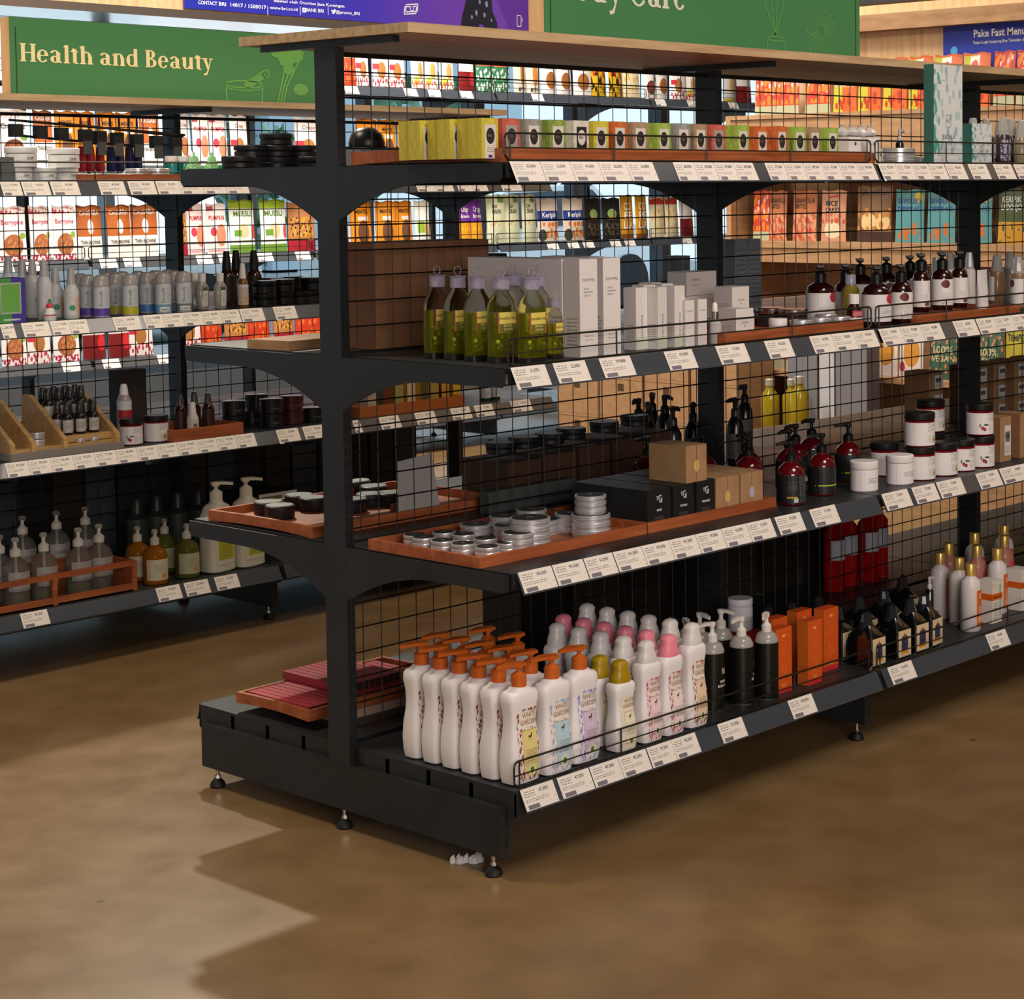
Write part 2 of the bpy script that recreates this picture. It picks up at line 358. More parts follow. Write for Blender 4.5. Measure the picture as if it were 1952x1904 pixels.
def gondola(name, x0, y0, n, hs, top, dep=.5193, label='', nomesh=(), railf=(), railb=(), back=True, zt=1.681, topx=.0275, half_last=None, strips_b=True):
    g = empty(name, (0, 0, 0)); tag(g, label, 'shelving'); shelves = {}
    xs = [x0+L*i for i in range(n+1)]
    if half_last: xs[-1] = xs[-2]+half_last
    for i, X in enumerate(xs):
        b = MB(); b.box(X-.01125, y0-.0346, .05, X+.01125, y0+.0346, zt-.035)
        z = .26
        while z < zt-.08:
            for dx in (-.0045, .0045):
                for sy in (-1, 1):
                    yy = y0+sy*.0348; b.quad(*([(X+dx-.0016, yy, z), (X+dx+.0016, yy, z), (X+dx+.0016, yy, z+.014), (X+dx-.0016, yy, z+.014)][::(1 if sy < 0 else -1)]), 1)
            z += .0245
        b.build('upright', [STEEL, BLK], g)
        # cross leg of the base
        b = MB(); b.box(X-.0125, y0-.4907, .0437, X+.0125, y0+.4907, .1424, 0)
        for k in range(2):
            for sy in (-1, 1):
                yy = y0+sy*.4910; z = .062+.042*k; b.quad(*([(X+.001, yy, z), (X+.006, yy, z), (X+.006, yy, z+.02), (X+.001, yy, z+.02)][::(1 if sy < 0 else -1)]), 1)
        if i == 0:
            for yy in (-.33, -.19, -.05+.1, .3): b.box(X-.0135, y0+yy, .1424, X-.0095, y0+yy+.012, .147, 0)
        b.build('base_leg', [STEEL, BLK], g)
        for yy in (-.4575, 0, .45):
            f = MB(); f.lathe([(.016, 0), (.0185, .003), (.015, .012), (.008, .019), (.008, .02)], 16, 0, (X, y0+yy)); f.lathe([(.0045, .02), (.0045, .05)], 10, 1, (X, y0+yy)); f.lathe([(.007, .02), (.007, .027)], 6, 1, (X, y0+yy))
            f.build('foot', [BLK, CHROME], g, True)
        for sy, on_ in ((-1, True), (1, back)):
            if not on_: continue
            for h in hs[:-1]:
                b = MB(); b.poly(bracket_pts(y0+sy*.03, y0+sy*dep, h, sy), 0, X-.009+(.0 if i else -.002), X-.005+(.0 if i else -.002)); b.build('bracket', STEEL, g)
        if top:
            b = MB(); b.box(X-.012, y0-.215, zt-.034, X+.006, y0+.215, zt-.0205); b.build('top_bracket', STEEL, g)
    for i in range(n):
        a, c = xs[i], xs[i+1]
        if i not in nomesh:
            b = MB(); x = xs[i]+.06-(0 if i == 0 else .0); z1 = zt-.048
            b.box(a+.011, y0-.004, z1-.004, c-.011, y0+.004, z1+.006)
            while x < c-.02: b.tube((x, y0, .2), (x, y0, z1), .0016, 4); x += .05
            z = zt-.082
            while z > .2: b.tube((a+.011, y0-.003, z), (c-.011, y0-.003, z), .0016, 4); z -= .0535
            b.build('wire_panel', WIRE, g)
        for k, h in enumerate(hs):
            last = k == len(hs)-1
            for sy in (-1, 1) if back else (-1,):
                r = (k in railf) if sy < 0 else (k in railb)
                shelves[(i, k, sy)] = shelf_part(g, a, c, y0+sy*.012, y0+sy*dep, h, sy, strip=(sy < 0 or strips_b), rail=r, th=.05 if last else .03)
    if top:
        x = xs[0]-topx
        while x < xs[-1]:
            e = min(x+2.4, xs[-1]+.03); b = MB(); b.box(x, y0-.2795, zt-.0196, e-.001, y0+.2686+.0, zt); b.build('top_board', OAK, g); x = e
    return g, shelves
GA, SA = gondola('shelving_gondola', 0, 0, 3, (1.402, 1.0065, .607, .1786), True, label='charcoal steel double-sided shelving unit with wire mesh back nearest the camera', railf=(0, 1, 3), zt=1.681)
GB, SB = gondola('shelving_gondola', -.07, 2.24, 2, (1.382, .99, .605, .1786), True, label='charcoal steel shelving unit across the aisle behind the near one, under Health and Beauty', railf=(0,), zt=1.64)
def tags(sh, yf, h, lst, sg=-1):
    for t in lst:
        a, c, py = t[0], t[1], t[2]; X0 = at(a, py, 1, yf-.005).x; X1 = at(c, py, 1, yf-.005).x; n = t[3] if len(t) > 3 else 1; pr = t[4] if len(t) > 4 else ()
        for k in range(n):
            w = (X1-X0)/n; price_tag(sh, X0+w*k+.0005, w-.001, yf, h, pr[k] if k < len(pr) else '%d,%d00/' % (random.randint(12, 98), random.choice((0, 2, 5))), sg, .02*random.uniform(-1, 1))
yf = -.5193
tags(SA[(0, 0, -1)], yf, 1.402, [(972, 1245, 312, 5, ('32,500/', '12,500/', '43,500/', '22,500/', '56,000/')), (1283, 1436, 312, 4), (1458, 1665, 315, 6)])
tags(SA[(1, 0, -1)], yf, 1.402, [(1674, 1800, 318, 4), (1801, 1836, 318), (1845, 1880, 318), (1893, 1928, 318), (1932, 1960, 318)])
tags(SA[(0, 1, -1)], yf, 1.0065, [(974, 1040, 705, 1, ('21,875/',)), (1054, 1116, 695, 1, ('22,500/',)), (1142, 1202, 690, 1, ('199,000/',)), (1266, 1320, 672, 1, ('159,000/',)), (1364, 1420, 660), (1457, 1505, 650), (1543, 1667, 645, 3)])
tags(SA[(1, 1, -1)], yf, 1.0065, [(1675, 1792, 630, 3), (1816, 1858, 615), (1860, 1960, 610, 3)])
tags(SA[(0, 2, -1)], yf, .607, [(988, 1052, 1095, 1, ('190,000/',)), (1053, 1112, 1080, 1, ('141,500/',)), (1113, 1168, 1070, 1, ('63,000/',)), (1169, 1470, 1040, 6, ('141,500/', '190,000/', '141,500/')), (1477, 1526, 985), (1543, 1592, 970)])
tags(SA[(1, 2, -1)], yf, .607, [(1681, 1730, 945), (1738, 1782, 935), (1785, 1832, 925), (1860, 1902, 905), (1905, 1955, 898)])
tags(SA[(0, 3, -1)], yf, .1786, [(992, 1055, 1510, 1, ('47,500/',)), (1062, 1123, 1485, 1, ('47,500/',)), (1124, 1232, 1465, 2, ('47,500/', '42,500/')), (1233, 1326, 1425, 2, ('39,200/', '42,500/')), (1368, 1415, 1385, 1, ('127,500/',)), (1502, 1548, 1335, 1, ('500,000/',))])
tags(SA[(1, 3, -1)], yf, .1786, [(1692, 1738, 1275, 1, ('163,000/',)), (1879, 1917, 1210)])
yb = 2.24-.5193
tags(SB[(0, 0, -1)], yb, 1.382, [(0, 38, 350), (40, 92, 350), (95, 148, 350), (186, 236, 350), (243, 294, 350), (296, 470, 350, 4), (520, 610, 352, 2)])
tags(SB[(1, 0, -1)], yb, 1.382, [(790, 860, 355, 2), (868, 925, 355, 2), (952, 990, 358)])
tags(SB[(0, 1, -1)], yb, .99, [(0, 26, 625), (40, 92, 620), (95, 165, 615, 2), (214, 265, 608), (272, 455, 600, 5), (456, 500, 590)])
tags(SB[(1, 1, -1)], yb, .99, [(520, 562, 588), (680, 720, 580)])
tags(SB[(0, 2, -1)], yb, .605, [(8, 485, 860, 12)])
tags(SB[(1, 2, -1)], yb, .605, [(526, 568, 825), (576, 618, 820), (672, 686, 812), (722, 760, 808), (790, 828, 800), (858, 895, 790), (903, 938, 785), (972, 1010, 778)])
tags(SB[(0, 3, -1)], yb, .1786, [(38, 90, 1165), (296, 342, 1110), (350, 396, 1105), (408, 452, 1095)])
# ================================================================ signs
# a small high-contrast serif alphabet drawn from strokes (units: cap height 1)
def serif_glyph(ch):
    'list of outlines; each outline is a polygon strip [(outer...),(inner...)] or a plain convex polygon'
    T, t, xh = .2, .065, .7; out = []
    def rect(x0, y0, x1, y1): out.append([(x0, y0), (x1, y0), (x1, y1), (x0, y1)])
    def stem(x, y0, y1, s=.06, top=True, bot=True, T_=T):
        rect(x, y0, x+T_, y1)
        if bot: rect(x-s, y0, x+T_+s, y0+t)
        if top == 'flag': out.append([(x-s*1.3, y1-.1), (x, y1-.16), (x, y1-.02), (x+T_, y1), (x+.02, y1)])
        elif top: rect(x-s, y1-t, x+T_+s, y1)
    def ring(cx, cy, rx, ry, a0=0, a1=360, wt=T, nt=.065, n=28, sh=0):
        A, B = [], []
        for i in range(n+1):
            a = math.radians(a0+(a1-a0)*i/n); c, s = math.cos(a), math.sin(a); w = nt+(wt-nt)*abs(math.cos(a+sh))**1.6
            A.append((cx+rx*c, cy+ry*s)); B.append((cx+(rx-w)*c, cy+(ry-min(w, nt+.02+.0*w))*s))
        for i in range(n): out.append([B[i], A[i], A[i+1], B[i+1]])
    if ch == 'H': stem(.06, 0, 1); stem(.58, 0, 1); rect(.2, .47, .6, .53); adv = .86
    elif ch == 'B': stem(.06, 0, 1, .05); ring(.27, .75, .3, .25, -90, 90); ring(.28, .26, .36, .26, -90, 90); rect(.06, .95, .3, 1); rect(.06, .48, .3, .53); rect(.06, 0, .3, .05); adv = .72
    elif ch == 'D': stem(.06, 0, 1, .05); ring(.3, .5, .46, .5, -90, 90); rect(.06, .95, .32, 1); rect(.06, 0, .32, .05); adv = .84
    elif ch == 'C': ring(.44, .5, .42, .52, 48, 318); out.append([(.68, .7), (.78, .7), (.78, 1.0), (.72, .9)]); adv = .86
    elif ch in 'eo':
        ring(.3, xh/2, .3, xh/2+.01, 0 if ch == 'o' else 0, 360 if ch == 'o' else 322)
        if ch == 'e': rect(.12, xh/2-.0, .5, xh/2+.05)
        adv = .68
    elif ch in 'abd':
        if ch == 'a':
            stem(.33, .02, xh-.12, 0, False, False); ring(.24, xh-.22, .26, .23, 0, 160); ring(.25, .2, .25, .2, 0, 360); out.append([(.5, 0), (.6, 0), (.62, .06), (.5, .1)]); adv = .66
        else:
            stem(.42, .0, 1.02, 0, 'flag', False); ring(.3, xh/2, .3, xh/2+.01, 40, 325); rect(.42, 0, .68, .05); adv = .74
    elif ch == 'l': stem(.1, 0, 1.02, .06, 'flag'); adv = .4
    elif ch == 't': stem(.12, .05, .82, 0, False, False); out.append([(.0, xh-.05), (.12, .86), (.2, .86), (.2, xh-.05)]); rect(0, xh-.05, .42, xh); ring(.32, .16, .2, .17, 180, 300); adv = .46
    elif ch in 'hnr':
        stem(.08, 0, 1.02 if ch == 'h' else xh, .06, 'flag')
        if ch != 'r': ring(.37, xh-.27, .27, .28, 0, 150); stem(.47, 0, xh-.25, .05, False); adv = .78
        else: ring(.36, xh-.25, .24, .26, 70, 150); out.append([(.34, xh-.0), (.5, xh+.0), (.52, xh-.16), (.38, xh-.16)]); adv = .54
    elif ch == 'u': stem(.08, .22, xh, .05, 'flag', False); ring(.33, .24, .25, .25, 180, 340); stem(.47, 0, xh, 0, 'flag', False); rect(.47, 0, .72, .05); adv = .76
    elif ch == 'y':
        out.append([(.04, xh), (.24, xh), (.42, .08), (.32, -.05)]); out.append([(.5, xh), (.56, xh), (.36, -.08), (.3, -.03)]); rect(-.02, xh-t, .3, xh); rect(.42, xh-t, .64, xh)
        out.append([(.36, -.06), (.28, -.28), (.1, -.34), (.06, -.22), (.2, -.2), (.3, -.03)]); adv = .64
    else: adv = .3
    return out, adv
def serif_text(b, s, f, x, z, h, mi, w=None):
    tot = sum(serif_glyph(c)[1]+.02 for c in s); k = (w/tot) if w else h; cx = x
    for c in s:
        P, adv = serif_glyph(c)
        for n_, poly in enumerate(P):
            ar = sum(p[0]*q[1]-q[0]*p[1] for p, q in zip(poly, poly[1:]+poly[:1]))
            if ar < 0: poly = poly[::-1]
            i = len(b.v); b.v += [(q[0], q[1]-n_*1.2e-5, q[2]) for q in (f(cx+px*k, z+pz*h) for px, pz in poly)]; b.face(range(i, i+len(poly)), mi)
        cx += (adv+.02)*k
GREEN = mat('3c7a4c', .55); SEAM = mat('1f3a26', .6); CREAM = mat('e6d9a8', .6); CREAM2 = mat('d8d2c4', .6); LINE = mat('6fae4a', .6); LINE2 = mat('5a9a52', .6)
def stroke(b, f, pts, w, mi):
    for (a, c), (d, e) in zip(pts, pts[1:]):
        n = math.hypot(d-a, e-c) or 1; nx, nz = -(e-c)/n*w/2, (d-a)/n*w/2; k = len(b.v)
        b.v += [tuple(f(a+nx, c+nz)), tuple(f(a-nx, c-nz)), tuple(f(d-nx, e-nz)), tuple(f(d+nx, e+nz))]; b.face((k, k+1, k+2, k+3), mi)
def ell(cx, cz, rx, rz, a0=0, a1=360, n=24): return [(cx+rx*math.cos(math.radians(a0+(a1-a0)*i/n)), cz+rz*math.sin(math.radians(a0+(a1-a0)*i/n))) for i in range(n+1)]
def sign(x0, x1, y, z0, z1, label, draw):
    o = tag(empty('aisle_sign', (x0, y, z0)), label, 'sign'); w, h = x1-x0, z1-z0
    b = MB(); b.box(0, 0, 0, .004, .05, h, 0); b.box(w-.004, 0, 0, w, .05, h, 0); b.box(.004, 0, h-.004, w-.004, .05, h, 0); b.box(.004, .046, 0, w-.004, .05, h-.004, 1); b.build('frame', [PANEL, GREEN], o)
    b = MB(); b.box(0, -.003, 0, w, 0, h, 0); b.quad((.017, -.0035, 0), (.021, -.0035, 0), (.021, -.0035, h-.03), (.017, -.0035, h-.03), 1); b.quad((w-.021, -.0035, 0), (w-.017, -.0035, 0), (w-.017, -.0035, h), (w-.021, -.0035, h), 1)
    b.build('panel', [GREEN, SEAM], o); draw(o, w, h)
def f_(x, z): return (x, -.0038, z)
def words(o, ws, x, z, h, w, m):
    W_ = lambda t: sum(serif_glyph(c)[1]+.02 for c in t); tot = W_(' '.join(ws)); k = w/tot
    for t in ws:
        b = MB(); serif_text(b, t, f_, x, z, h, 0, W_(t)*k); b.build('lettering', m, o); x += W_(t+' ')*k
def hb(o, w, h):
    words(o, ('Health', 'and', 'Beauty'), .032, .112, .055, .7, CREAM)
    b = MB()
    stroke(b, f_, [(.78, .075), (.785, 0)], .004, 0); stroke(b, f_, [(.93, .065), (.925, 0)], .004, 0); stroke(b, f_, ell(.855, .07, .075, .012), .003, 0)
    stroke(b, f_, ell(.855, .062, .075, .012, 180, 360), .002, 0); stroke(b, f_, [(.86, .06), (.94, .105)], .02, 1); stroke(b, f_, ell(.945, .108, .013, .013), .003, 0); stroke(b, f_, [(.855, .072), (.935, .118)], .003, 0)
    for dx in (0, .012, -.012): stroke(b, f_, [(1.0+dx, 0), (1.02+dx, .07), (1.05+dx*2, .14), (1.07+dx*3, .19)], .004, 0)
    for cx, cz, rx, rz in ((1.03, .16, .03, .025), (1.07, .175, .03, .022), (1.0, .185, .035, .02), (1.09, .06, .03, .018), (1.06, .2, .04, .015), (1.04, .13, .02, .02)):
        n = 18; P = [(cx+rx*(1+.16*math.sin(i*3.1))*math.cos(i*6.283/n), cz+rz*(1+.16*math.sin(i*3.1))*math.sin(i*6.283/n)) for i in range(n)]
        k = len(b.v); b.v += [(x, -.0038-.00003*len(b.f)**.5, z) for x, z in P]; b.face(range(k, k+n), 1); stroke(b, lambda x, z: (x, -.0042, z), P+[P[0]], .002, 0)
    b.build('plant_drawing', [LINE, LINE2], o)
def bc(o, w, h):
    words(o, ('Body', 'Care'), .045, .112, .082, .46, CREAM2)
    b = MB(); n = 0
    for k in range(16):
        a = k*math.pi/8; cx, cz = 1.06, .09; P = [(cx+.012*math.cos(a), cz+.012*math.sin(a)), (cx+.05*math.cos(a-.14), cz+.05*math.sin(a-.14)), (cx+.075*math.cos(a), cz+.075*math.sin(a)), (cx+.05*math.cos(a+.14), cz+.05*math.sin(a+.14)), (cx+.012*math.cos(a), cz+.012*math.sin(a))]; stroke(b, f_, P, .0018, 0)
    stroke(b, f_, ell(1.06, .09, .012, .012), .002, 0); b.build('flower_drawing', LINE2, o); b = MB()
    for dx in (-.03, -.012, .005, .022): stroke(b, f_, [(.86, .07), (.86+dx*1.3, .14), (.86+dx*2.4, .22)], .003, 0)
    stroke(b, f_, [(.825, .06), (.825, 0)], .003, 0); stroke(b, f_, [(.9, .06), (.9, 0)], .003, 0); stroke(b, f_, ell(.8625, .06, .0375, .006), .003, 0)
    b.build('vase_drawing', LINE2, o)
X0 = at(10, 100, 1, 2.24).x
sign(X0, X0+1.24, 2.215, 1.64, 1.885, 'green Health and Beauty sign standing on the far shelving unit', hb)
X0 = at(1037, 60, 1, -.0).x
sign(X0, at(1637, 60, 1, 0).x, 0, 1.681, 1.93, 'green Body Care sign standing on top of the near shelving unit', bc)
# banner on the fascia
BY2 = 5.99
def banner():
    x0 = at(350, 20, 1, BY2).x; x1 = at(1022, 60, 1, BY2).x; zb = at(700, 45, 1, BY2).z
    o = tag(empty('bank_banner', (x0, BY2, 2.365)), 'royal blue and purple bank banner hung high on the pine fascia', 'banner')
    s = NT('banner_print', .4, 'UV'); sep = s.n('SeparateXYZ'); s.l(s.co, sep.inputs[0])
    s.l(s.ramp(sep.outputs[0], (.0, '1f2a96'), (.45, '3a2f9e'), (.75, '6a3aa0')), s.b.inputs['Base Color']); b = MB(); w = x1-x0
    b.box(0, -.01, 0, w, 0, .9, 0); b.build('sheet', s.m, o)
    f = lambda x, z: (x, -.012, z)
    def P(px, py): q = at(px, py, 1, BY2-.012); return q.x-x0, q.z-2.365
    b = MB()
    for st, px, py, ww in (('CONTACT', 396, 9, 36), ('BRI  14017 / 1500017', 463, 14, 90), ('www.bri.co.id', 541, 19, 53), ('BANK BRI', 600, 23, 34), ('@promo_BRI', 663, 27, 46), ('diawasi oleh Otoritas Jasa Keuangan', 590, 9, 135)):
        a = P(px, py); w2 = P(px+ww/2, py)[0]-P(px-ww/2, py)[0]; b.text(st, f, a[0], a[1]-.0, .021 if 'B' in st[:5] or st[0] == 'C' else .018, 0, .012, w2)
    for px in (510, 572, 625): a = P(px, 19); b.quad(f(a[0], a[1]-.03), f(a[0]+.003, a[1]-.03), f(a[0]+.003, a[1]+.02), f(a[0], a[1]+.02), 0)
    a = P(580, 20); b.quad(f(a[0]-.014, a[1]-.012), f(a[0]+.01, a[1]-.012), f(a[0]+.01, a[1]+.016), f(a[0]-.014, a[1]+.016), 0); b.text('f', lambda x, z: (x, -.0135, z), a[0]-.002, a[1]-.01, .02, 1, .03)
    a = P(636, 22); k = len(b.v); b.v += [f(a[0]+x*.016, a[1]+z*.016) for x, z in ((-1, .8), (-.2, .2), (.3, 1), (.8, .7), (1, 1), (.8, 0), (.2, -.8), (-1, -.8), (-.3, -.4), (-1, .1))]; b.face(range(k, k+10), 0)
    for dx, dz in ((0, 0), (-.012, -.014)):
        a = P(785, 16); stroke(b, f, [(a[0]-.05+dx, a[1]-.025+dz), (a[0]+.045+dx, a[1]-.015+dz), (a[0]+.05+dx, a[1]+.03+dz), (a[0]-.045+dx, a[1]+.02+dz), (a[0]-.05+dx, a[1]-.025+dz)], .006, 0)
    a = P(785, 16); stroke(b, f, ell(a[0], a[1], .014, .014), .005, 0)
    a = P(990, 40); stroke(b, f, [(a[0]-.02, a[1]-.035), (a[0]+.015, a[1]-.035), (a[0]+.015, a[1]+.035), (a[0]-.02, a[1]+.035), (a[0]-.02, a[1]-.035)], .005, 0); stroke(b, f, [(a[0]+.015, a[1]), (a[0]+.03, a[1]), (a[0]+.03, a[1]+.025)], .004, 0)
    b.build('lettering', [WHITE, mat('23309c', .5)], o)
    b = MB(); a = P(915, 55)
    # folded dark coat of the figure cut off by the frame
    i = len(b.v); b.v += [f(a[0]+x, a[1]+z) for x, z in ((-.17, -.02), (-.02, -.03), (-.005, .03), (.03, .03), (.04, -.03), (.16, -.04), (.15, .05), (.11, .12), (.1, .3), (-.1, .3), (-.12, .16), (-.15, .08))]; b.face(range(i, i+12), 0)
    for x, z, r_ in ((-.03, .1, .02), (.04, .09, .018), (.06, .16, .022), (-.07, .07, .015), (.0, .17, .016), (.1, .06, .012)):
        i = len(b.v); b.v += [(q[0], q[1]-.001, q[2]) for q in (f(a[0]+x+r_*math.cos(t)*.6, a[1]+z+r_*math.sin(t)) for t in (0, 1.1, 2.2, 3.3, 4.4, 5.5))]; b.face(range(i, i+6), 1)
    b.build('figure_print', [mat('15131f', .5), mat('8a7f92', .5)], o)
banner()
# ================================================================ articles: shared shapes
def prof(secs):
    def F(z):
        z = min(max(z, secs[0][0]), secs[-1][0])
        for a, b in zip(secs, secs[1:]):
            if z <= b[0]:
                t = (z-a[0])/((b[0]-a[0]) or 1); return [a[i]+(b[i]-a[i])*t for i in (1, 2, 3)]
        return secs[-1][1:4]
    return F
def front(secs, off=.0006):
    P = prof(secs)
    def f(x, z):
        rx, ry, e = P(z); u = min(abs(x)/rx, .999); return (x, -ry*(1-u**e)**(1/e)-off, z)
    return f
def band(par, secs, z0, z1, m, name='label', off=.0004, n=28):
    P = prof(secs); b = MB(); S = [(z0+(z1-z0)*i/4,)+tuple(q+off if j < 2 else q for j, q in enumerate(P(z0+(z1-z0)*i/4))) for i in range(5)]
    b.loft(S, n, cap=False); return b.build(name, m, par, True)
def turned(f, a, off=0):
    c, s = math.cos(a), math.sin(a)
    def g(x, z): p = f(x, z); return (p[0]*c-p[1]*s, p[0]*s+p[1]*c, p[2])
    return g
def label(par, secs, w, z0, z1, m, txt=(), ink=None, name='label', off=.0007, turn=0, nx=10):
    f = turned(front(secs, off), turn); g = turned(front(secs, off+.0003), turn); b = MB(); b.fn(f, -w, w, z0, z1, nx, 6, 0)
    for t in txt: b.text(t[0], g, t[1], t[2], t[3], 1+(t[6] if len(t) > 6 else 0), .01, t[4] if len(t) > 4 else None, t[5] if len(t) > 5 else False)
    return b.build(name, [m]+(ink if isinstance(ink, list) else [ink or INK]), par, False)
def pump(par, z, r, m, d=-1, reach=.036, neck=.012, tall=.03, fl=.5, name='pump', dirx=(-1, 0), fat=1):
    'screw collar, stem and flat nozzle head'
    b = MB(); b.lathe([(r, z), (r, z+neck), (r*.82, z+neck+.002), (r*.5, z+neck+.005), (.0045, z+neck+.007), (.0045, z+neck+tall*.6)], 16)
    h = z+neck+tall*.6; b.lathe([(r*.55, h), (r*.7, h+.004), (r*.66, h+.009), (r*.2, h+.0115)], 14)
    dx, dy = dirx; px, py = -dy, dx
    P = [(-.6*r*fat, r*.45*fat), (reach*.45, r*.6*fat), (reach, r*.24), (reach, -r*.24), (reach*.45, -r*.6*fat), (-.6*r*fat, -r*.45*fat)]; k = len(b.v)
    for zz, q in ((h+.004, .8), (h+.0105, 1)):
        for a, c in P: b.v.append((dx*a+px*c*q, dy*a+py*c*q, zz-(.004 if a > reach*.9 else 0)))
    b.face(range(k+5, k-1, -1)); b.face(range(k+6, k+12))
    for i in range(6): b.face((k+i, k+(i+1) % 6, k+6+(i+1) % 6, k+6+i))
    return b.build(name, m, par, True)
def bottle(secs, m, cap=None, n=24):
    def fn(o):
        b = MB(); b.loft(secs, n); b.build('bottle', m, o, True)
        if cap: cap(o)
    return fn
def boxkind(name, cat, w, d, h, mf, ms, mt=None, extra=None, part='carton'):
    def fn(o):
        b = MB(); b.box(-w/2, -d/2, 0, w/2, d/2, h, 0, 0, 1, 2); k = b.build(part, [mf, ms, mt or ms], o)
        b = MB(); b.quad((-w/2+.001, -d/2+.001, h+.0004), (w/2-.001, -d/2+.001, h+.0004), (w/2-.001, d/2-.001, h+.0004), (-w/2+.001, d/2-.001, h+.0004)); b.build('lid_flap', mt or ms, o)
        if extra: extra(o)
    return Kind(name, cat, fn)
def jar(name, cat, r, h, mb, mc, caph, lab=None, txt=(), ink=None, wrap=None, turn=-.25, n=28):
    secs = [(0, r*.94, r*.94, 2), (.002, r*.99, r*.99, 2), (h-caph-.003, r*.99, r*.99, 2), (h-caph-.001, r*.9, r*.9, 2)]
    def fn(o):
        b = MB(); b.loft(secs, n); b.build('jar', mb, o, True)
        b = MB(); b.lathe([(r, h-caph), (r*1.02, h-caph+.002), (r*1.02, h-.002), (r*.97, h)], n); b.build('lid', mc, o, True)
        if lab:
            if wrap: band(o, secs, h*.04, (h-caph)*.9, wrap, 'label_band')
            label(o, secs, r*.95, h*.04, (h-caph)*.9, lab, txt, ink, turn=turn)
    return Kind(name, cat, fn)
def tin(name, r, h, top=BLK, dot=None):
    def fn(o):
        b = MB(); q = h*.5
        b.lathe([(r*.93, 0), (r*.95, .0008), (r*.95, q*.8), (r*.93, q*.86), (r*.93, q*.95), (r, q), (r, q*1.25), (r*.975, q*1.32), (r*.975, q*1.5), (r, q*1.58), (r, h-.001), (r*.97, h)], 40); b.build('can', TIN, o, True)
        b = MB(); b.lathe([(r*.9, h+.0001), (r*.9, h+.0005)], 24)
        if dot: b.lathe([(r*.18, h+.0006), (r*.18, h+.0009)], 10, 1)
        b.build('lid_label', [top, dot or top], o)
    return Kind(name, 'tin', fn)
def tray(x0, y0, x1, y1, z, label_, h=.022, th=.009, wave=0, m=None, inner=None):
    o = tag(empty('wooden_tray', ((x0+x1)/2, (y0+y1)/2, z)), label_, 'tray'); a, c = (x1-x0)/2, (y1-y0)/2; m = m or PANELX
    b = MB(); b.box(-a+th, -c+th, .002, a-th, c-th, .007); b.build('bottom', inner or m, o)
    for n_, (p, q, r, s) in enumerate(((-a, -c, a, -c+th), (-a, c-th, a, c), (-a, -c+th, -a+th, c-th), (a-th, -c+th, a, c-th))):
        b = MB()
        if wave and n_ > 1:
            N = 10; k = len(b.v)
            for i in range(N+1):
                y = q+(s-q)*i/N; e = wave*math.sin(math.pi*i/N)
                b.v += [(p, y, e*.6), (r, y, e*.6), (r, y, h+e*.25), (p, y, h+e*.25)]
            for i in range(N):
                t = k+4*i
                for j in range(4): b.face((t+j, t+4+j, t+4+(j+1) % 4, t+(j+1) % 4))
            b.face((k+3, k+2, k+1, k)); t = k+4*N; b.face((t, t+1, t+2, t+3))
        else: b.box(p, q, 0, r, s, h)
        b.build('rim', m, o)
    return o
def axp(px, py, Y): return at(px, py, 1, Y).x
# ================================================================ bottom shelf, front side
ZB = .1788; ORG = mat('c8601a', .38); PNK = mat('f0889a', .4); FROST = mat('e8e2dd', .3, 0, .1); WBOT = mat('efe8e6', .42); YCAP = mat('a8870f', .35)
WGS = [(0, .03, .018, 4), (.004, .037, .0225, 4.5), (.02, .040, .0245, 4.5), (.045, .0415, .025, 4.5), (.075, .0395, .0235, 4.5), (.1, .036, .020, 4.2), (.122, .0345, .0185, 4), (.145, .036, .0195, 4), (.165, .0395, .0225, 4), (.178, .0395, .0225, 3.6), (.184, .036, .021, 3), (.187, .025, .018, 2.4), (.191, .022, .017, 2.2), (.193, .014, .014, 2)]
def flower(name, base, c1, c2, panel, stamp):
    return art(name, base, [('v', 0, 0, 1, 1, 9, .3, c1), ('v', 0, 0, .93, .97, 14, .2, c2), ('r', .1, .73, .99, .95, base), ('r', .22, .1, .93, .7, 'b08a3a'), ('r', .235, .11, .915, .69, panel), ('t', .32, .26, .86, .44, 6, '8f8468'), ('r', .5, .585, .64, .615, '5a4226'), ('r', .51, .54, .525, .6, '5a4226'), ('r', .61, .54, .625, .6, '5a4226'), ('r', .62, .6, .67, .65, '5a4226'), ('e', .6, .13, .2, .09, stamp), ('e', .6, .13, .09, .045, '4f7a2e')], .4)
def wg_kind(name, f, cap, h=1.0, lotion=False):
    def fn(o):
        S = [(z*h, a*(.8 if lotion else 1), b_*(.92 if lotion else 1), e) for z, a, b_, e in WGS]
        b = MB(); b.loft(S, 28); b.build('bottle', WBOT, o, True)
        w = .0285 if not lotion else .0225
        fr_ = front(S, .0006); g = front(S, .001); b = MB(); b.fn(lambda x, z: fr_(x+.004, z), -w, w, .008*h, .15*h, 10, 10, 0)
        b.text('WHITE', lambda x, z: g(x+.004, z), .003, .132*h, .0105*h, 1, .02, w*1.3); b.text('GARDEN', lambda x, z: g(x+.004, z), .003, .118*h, .0105*h, 1, .02, w*1.6)
        b.build('label', [f, mat('b5905c', .5)], o)
        if not lotion: pump(o, .192*h, .0155, cap, reach=.046, neck=.023, tall=.022, dirx=(-.92, .38), fat=1.45)
        else:
            b = MB(); z = .186*h; b.loft([(z, .0235, .0185, 2.6), (z+.006, .024, .019, 2.6), (z+.018, .021, .0175, 2.4), (z+.026, .018, .016, 2.2), (z+.036, .02, .016, 2.2), (z+.043, .014, .012, 2.2), (z+.046, .005, .005, 2)], 24); b.build('cap', cap, o, True)
    return Kind(name, 'bottle', fn)
